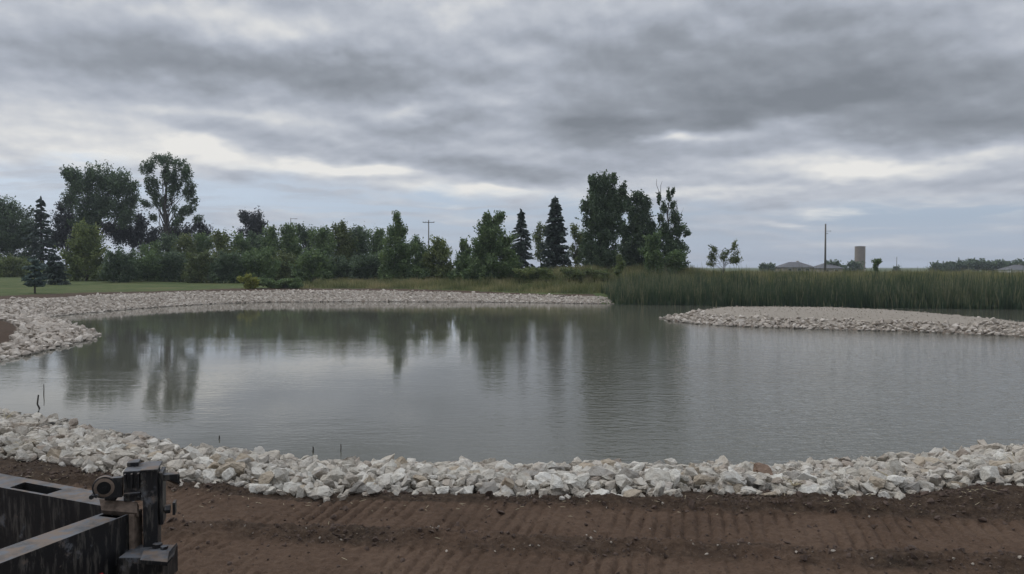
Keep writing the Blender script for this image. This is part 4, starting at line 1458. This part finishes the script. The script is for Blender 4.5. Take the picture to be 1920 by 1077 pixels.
# rear beam: runs off to the far left
A_bl, A_br = q2(0, 888, ZT), q2(252, 934, ZT)
A_fl, A_fr = q2(0, 914, ZT), q2(252, 960, ZT)
bm = bmesh.new()
slab_with_hole(bm, [ext(A_fr, A_fl, 1.0), A_fr, A_br, ext(A_br, A_bl, 1.0)],
               [q2(18, 914.5, ZT), q2(88, 927, ZT), q2(118, 917.5, ZT), q2(46, 904.5, ZT)], ZT, 0.42)
fpart("rear_beam", bm, bevel=0)
# side arm: comes back towards the viewer
B_lb, B_lf = q2(0, 1031, ZT), q2(0, 1058, ZT)
B_rb, B_rf = q2(214, 955.5, ZT), q2(248, 963, ZT)
bm = bmesh.new()
slab_with_hole(bm, [ext(B_rf, B_lf, 1.6), B_rf, B_rb, ext(B_rb, B_lb, 1.6)],
               [q2(184, 969, ZT), q2(219, 973, ZT), q2(241, 963.5, ZT), q2(212, 958.5, ZT)], ZT + 0.003, 0.55)
arm = fpart("side_arm", bm, bevel=0)
for nm, hole in (("slot_lining", [q2(184, 969, ZT), q2(219, 973, ZT), q2(241, 963.5, ZT), q2(212, 958.5, ZT)]),
                 ("slot_lining", [q2(18, 914.5, ZT), q2(88, 927, ZT), q2(118, 917.5, ZT), q2(46, 904.5, ZT)])):
    bm = bmesh.new()
    t_ = [bm.verts.new((p[0], p[1], ZT - 0.012)) for p in hole]
    l_ = [bm.verts.new((p[0], p[1], ZT - 0.20)) for p in hole]
    for i in range(4):
        bm.faces.new((t_[i], t_[(i + 1) % 4], l_[(i + 1) % 4], l_[i]))
    bm.faces.new(l_)
    fpart(nm, bm, m_void, 0)
# mud-caked edge between arm and post
Dp = 4.30
bm = bmesh.new()
a = PD(251, 962, Dp)
bx(bm, (a[0], Dp + 0.02, a[2] - 0.35), (0.030, 0.10, 0.70))
fpart("edge_plate", bm, m_mud, 0.004)
# post
xl, xr = PX(254, Dp), PX(280, Dp)
ztop = PD(270, 884, Dp)[2]
zbot = 0.45
cxp, wp_ = (xl + xr) / 2, (xr - xl)
bm = bmesh.new()
bx(bm, (cxp, Dp + 0.065, (ztop + 1.0) / 2), (wp_, 0.13, ztop - 1.0))
post = fpart("post", bm)
bm = bmesh.new()
bx(bm, (cxp + wp_ * 0.5 + 0.012, Dp + 0.10, ztop - 0.17), (0.022, 0.14, 0.30))
fpart("post_flange", bm, parent=None)
bm = bmesh.new()
bx(bm, (cxp - 0.002, Dp + 0.085, ztop + 0.006), (wp_ + 0.012, 0.20, 0.012))
fpart("post_cap", bm, m_steel, 0.003)
# support leg, below the picture, down to the soil
bm = bmesh.new()
bx(bm, (cxp - 0.02, Dp + 0.09, 0.73), (0.10, 0.14, 0.56))
bx(bm, (cxp - 0.02, Dp + 0.09, 0.44), (0.34, 0.34, 0.03))
fpart("support_leg", bm)
# bracket box left of the post with ribs
bl, br = PX(220, Dp), PX(252, Dp)
zt_, zb_ = PD(240, 883, Dp)[2], PD(240, 940, Dp)[2]
bm = bmesh.new()
bx(bm, ((bl + br) / 2, Dp + 0.12, (zt_ + zb_) / 2), (br - bl, 0.20, zt_ - zb_))
brk = fpart("bracket_box", bm)
for k in range(3):
    bm = bmesh.new()
    bx(bm, (bl + (0.12 + 0.36 * k) * (br - bl), Dp + 0.010, zt_ - 0.055), (0.010, 0.025, 0.085))
    fpart("rib", bm, bevel=0.002, parent=brk)
bm = bmesh.new()
bx(bm, ((bl + br) / 2, Dp + 0.012, zt_ - 0.125), (br - bl - 0.012, 0.03, 0.012))
fpart("rib", bm, bevel=0.002, parent=brk)
bm = bmesh.new()
bx(bm, ((bl + br) / 2 - 0.015, Dp + 0.17, zt_ + 0.012), (0.06, 0.09, 0.022))
fpart("top_lug", bm, bevel=0.003)
# pivot ears with pin
pc = PD(200, 907, Dp + 0.04)
bm = bmesh.new()
cyl(bm, pc, 0.062, 0.062, 0.035, 28, "Y")
bx(bm, (pc[0] + 0.045, pc[1], pc[2] - 0.005), (0.09, 0.034, 0.112))
pv = fpart("pivot_ear", bm, bevel=0.003)
bm = bmesh.new()
bmesh.ops.create_cone(bm, cap_ends=False, segments=28, radius1=0.054, radius2=0.036, depth=0.006, matrix=Matrix.Translation((pc[0], pc[1] - 0.020, pc[2])) @ Matrix.Rotation(math.pi / 2, 4, "X"))
fpart("mud_ring", bm, m_mud, 0, pv)
bm = bmesh.new()
cyl(bm, (pc[0] + 0.002, pc[1] - 0.0195, pc[2]), 0.035, 0.035, 0.006, 24, "Y")
cyl(bm, (pc[0] + 0.006, pc[1] - 0.024, pc[2] - 0.004), 0.016, 0.014, 0.012, 6, "Y")
fpart("pin", bm, m_void, 0, pv)
bm = bmesh.new()
cyl(bm, (pc[0] - 0.060, pc[1] - 0.01, pc[2] - 0.042), 0.013, 0.013, 0.06, 6, "Y")
cyl(bm, (pc[0] - 0.036, pc[1] - 0.012, pc[2] - 0.040), 0.010, 0.010, 0.05, 6, "Y")
fpart("bolt", bm, bevel=0)
bm = bmesh.new()
a = PD(207, 932, Dp)
bx(bm, (a[0], Dp + 0.02, a[2]), (0.062, 0.06, 0.028), 0, 0.3)
fpart("wedge", bm, bevel=0.006)
for (bxx, bzz) in ((bl + 0.014, zt_ - 0.145), (br - 0.014, zt_ - 0.145)):
    bm = bmesh.new()
    cyl(bm, (bxx, Dp + 0.012, bzz), 0.009, 0.008, 0.016, 6, "Y")
    fpart("bolt", bm, bevel=0, parent=brk)
rsw = np.random.RandomState(3)
bm = bmesh.new()
V_, F_ = tube([(np.array([[xl - 0.002, Dp + 0.004, zt_ - 0.01 - 0.012 * k_] for k_ in range(14)]) + rsw.normal(0, 0.001, (14, 3)), 0.0045 + 0.002 * (np.arange(14) % 2))], 6)
vs_ = [bm.verts.new(v_) for v_ in V_]
for f4 in F_:
    bm.faces.new([vs_[int(q_)] for q_ in f4])
fpart("weld_bead", bm, bevel=0, parent=brk)
# gusset between box and beam: dusty sloped plate
bm = bmesh.new()
v = [bm.verts.new(p) for p in (PD(186, 936, Dp + 0.02), PD(257, 941, Dp - 0.0), PD(257, 962, Dp - 0.03), PD(190, 957, Dp - 0.02))]
v2 = [bm.verts.new(a_.co + Vector((0, 0.02, -0.03))) for a_ in v]
bm.faces.new(v); bm.faces.new(v2[::-1])
for i in range(4):
    bm.faces.new((v[i], v2[i], v2[(i + 1) % 4], v[(i + 1) % 4]))
fpart("gusset", bm, m_mud, 0)
# latch arm on the right of the post
bm = bmesh.new()
p0, p1 = PD(286, 893, Dp + 0.08), PD(330, 899, Dp + 0.08)
bx(bm, ((p0[0] + p1[0]) / 2, Dp + 0.08, (p0[2] + p1[2]) / 2), ((p1[0] - p0[0]), 0.05, 0.035), 0, 0)
prism(bm, [PD(306, 893, Dp + 0.056), PD(330, 893, Dp + 0.056), PD(330, 893, Dp + 0.11), PD(306, 893, Dp + 0.11)], [0.020, 0.062, 0.062, 0.020])
fpart("latch_arm", bm, bevel=0.004)
# clamp bolt
bm = bmesh.new()
a = PD(297, 957, Dp + 0.06)
cyl(bm, (a[0] - 0.01, a[1], a[2]), 0.014, 0.014, 0.11, 10, "X")
fpart("clamp_bolt", bm, bevel=0)
bm = bmesh.new()
a = PD(309, 957, Dp + 0.06)
cyl(bm, a, 0.026, 0.026, 0.03, 6, "X")
a = PD(321, 955, Dp + 0.06)
bx(bm, a, (0.014, 0.07, 0.070))
fpart("clamp_washer", bm, bevel=0.002)
# foot bracket with a dusty tray
bm = bmesh.new()
zt_ = PD(300, 1036, 4.15)[2]
prism(bm, [(*q2(262, 1050, zt_), zt_), (*q2(314, 1054, zt_), zt_), (*q2(318, 1032, zt_), zt_), (*q2(270, 1030, zt_), zt_)], 0.022)
tray = fpart("foot_tray", bm, bevel=0.003)
bm = bmesh.new()
a0, a1 = q2(314, 1054, zt_), q2(320, 1031, zt_)
prism(bm, [(a0[0], a0[1], zt_ + 0.0), (a0[0] + 0.035, a0[1], zt_ + 0.040), (a1[0] + 0.035, a1[1], zt_ + 0.040), (a1[0], a1[1], zt_)], 0.012)
fpart("tray_lip", bm, bevel=0, parent=tray)
bm = bmesh.new()
a = PD(272, 1062, 4.18)
bx(bm, (PX(266, 4.2), 4.24, zt_ - 0.10), (PX(306, 4.2) - PX(224, 4.2), 0.20, 0.15))
fpart("foot_block", bm)
bm = bmesh.new()
cyl(bm, (PX(286, 4.2), 4.22, zt_ + 0.012), 0.026, 0.026, 0.022, 6)
cyl(bm, (PX(302, 4.2), 4.20, zt_ + 0.008), 0.020, 0.020, 0.016, 6)
fpart("foot_bolt", bm, bevel=0)
bm = bmesh.new()
a = np.array(B_lf); b_ = np.array(B_rf)
dirv = (b_ - a) / np.linalg.norm(b_ - a)
nrm = np.array([dirv[1], -dirv[0]])
rsm = np.random.RandomState(4)
f_ = a + (b_ - a) * 0.70 + nrm * 0.006
p = PD(158, 1083, float(f_[1]))
bx(bm, (float(f_[0]), float(f_[1]), p[2]), (0.045, 0.010, 0.030), math.atan2(dirv[1], dirv[0]))
fpart("reflector", bm, m_decal, 0, arm)
# thin humid air between the camera and the far trees
bm = bmesh.new()
bmesh.ops.create_cube(bm, size=1.0, matrix=Matrix.Translation((0, 900, 16.5)) @ Matrix.Diagonal((7400, 9000, 38, 1)))
me = bpy.data.meshes.new("haze")
bm.to_mesh(me); bm.free()
m_haze = bpy.data.materials.new("haze_air")
m_haze.use_nodes = True
t = NT(m_haze.node_tree)
pv_ = t.n("ShaderNodeVolumePrincipled")
pv_.inputs["Color"].default_value = (0.82, 0.88, 0.97, 1)
pv_.inputs["Density"].default_value = 0.00028
t.n("ShaderNodeOutputMaterial", i_Volume=pv_.outputs[0])
me.materials.append(m_haze)
hzo = link(bpy.data.objects.new("haze", me))
tag(hzo, "faint pale haze in the humid air over the pond and fields", "haze", kind="stuff")
print("tris", sum(len(o.data.polygons) for o in bpy.data.objects if o.type == "MESH"), "objects", len(bpy.data.objects))
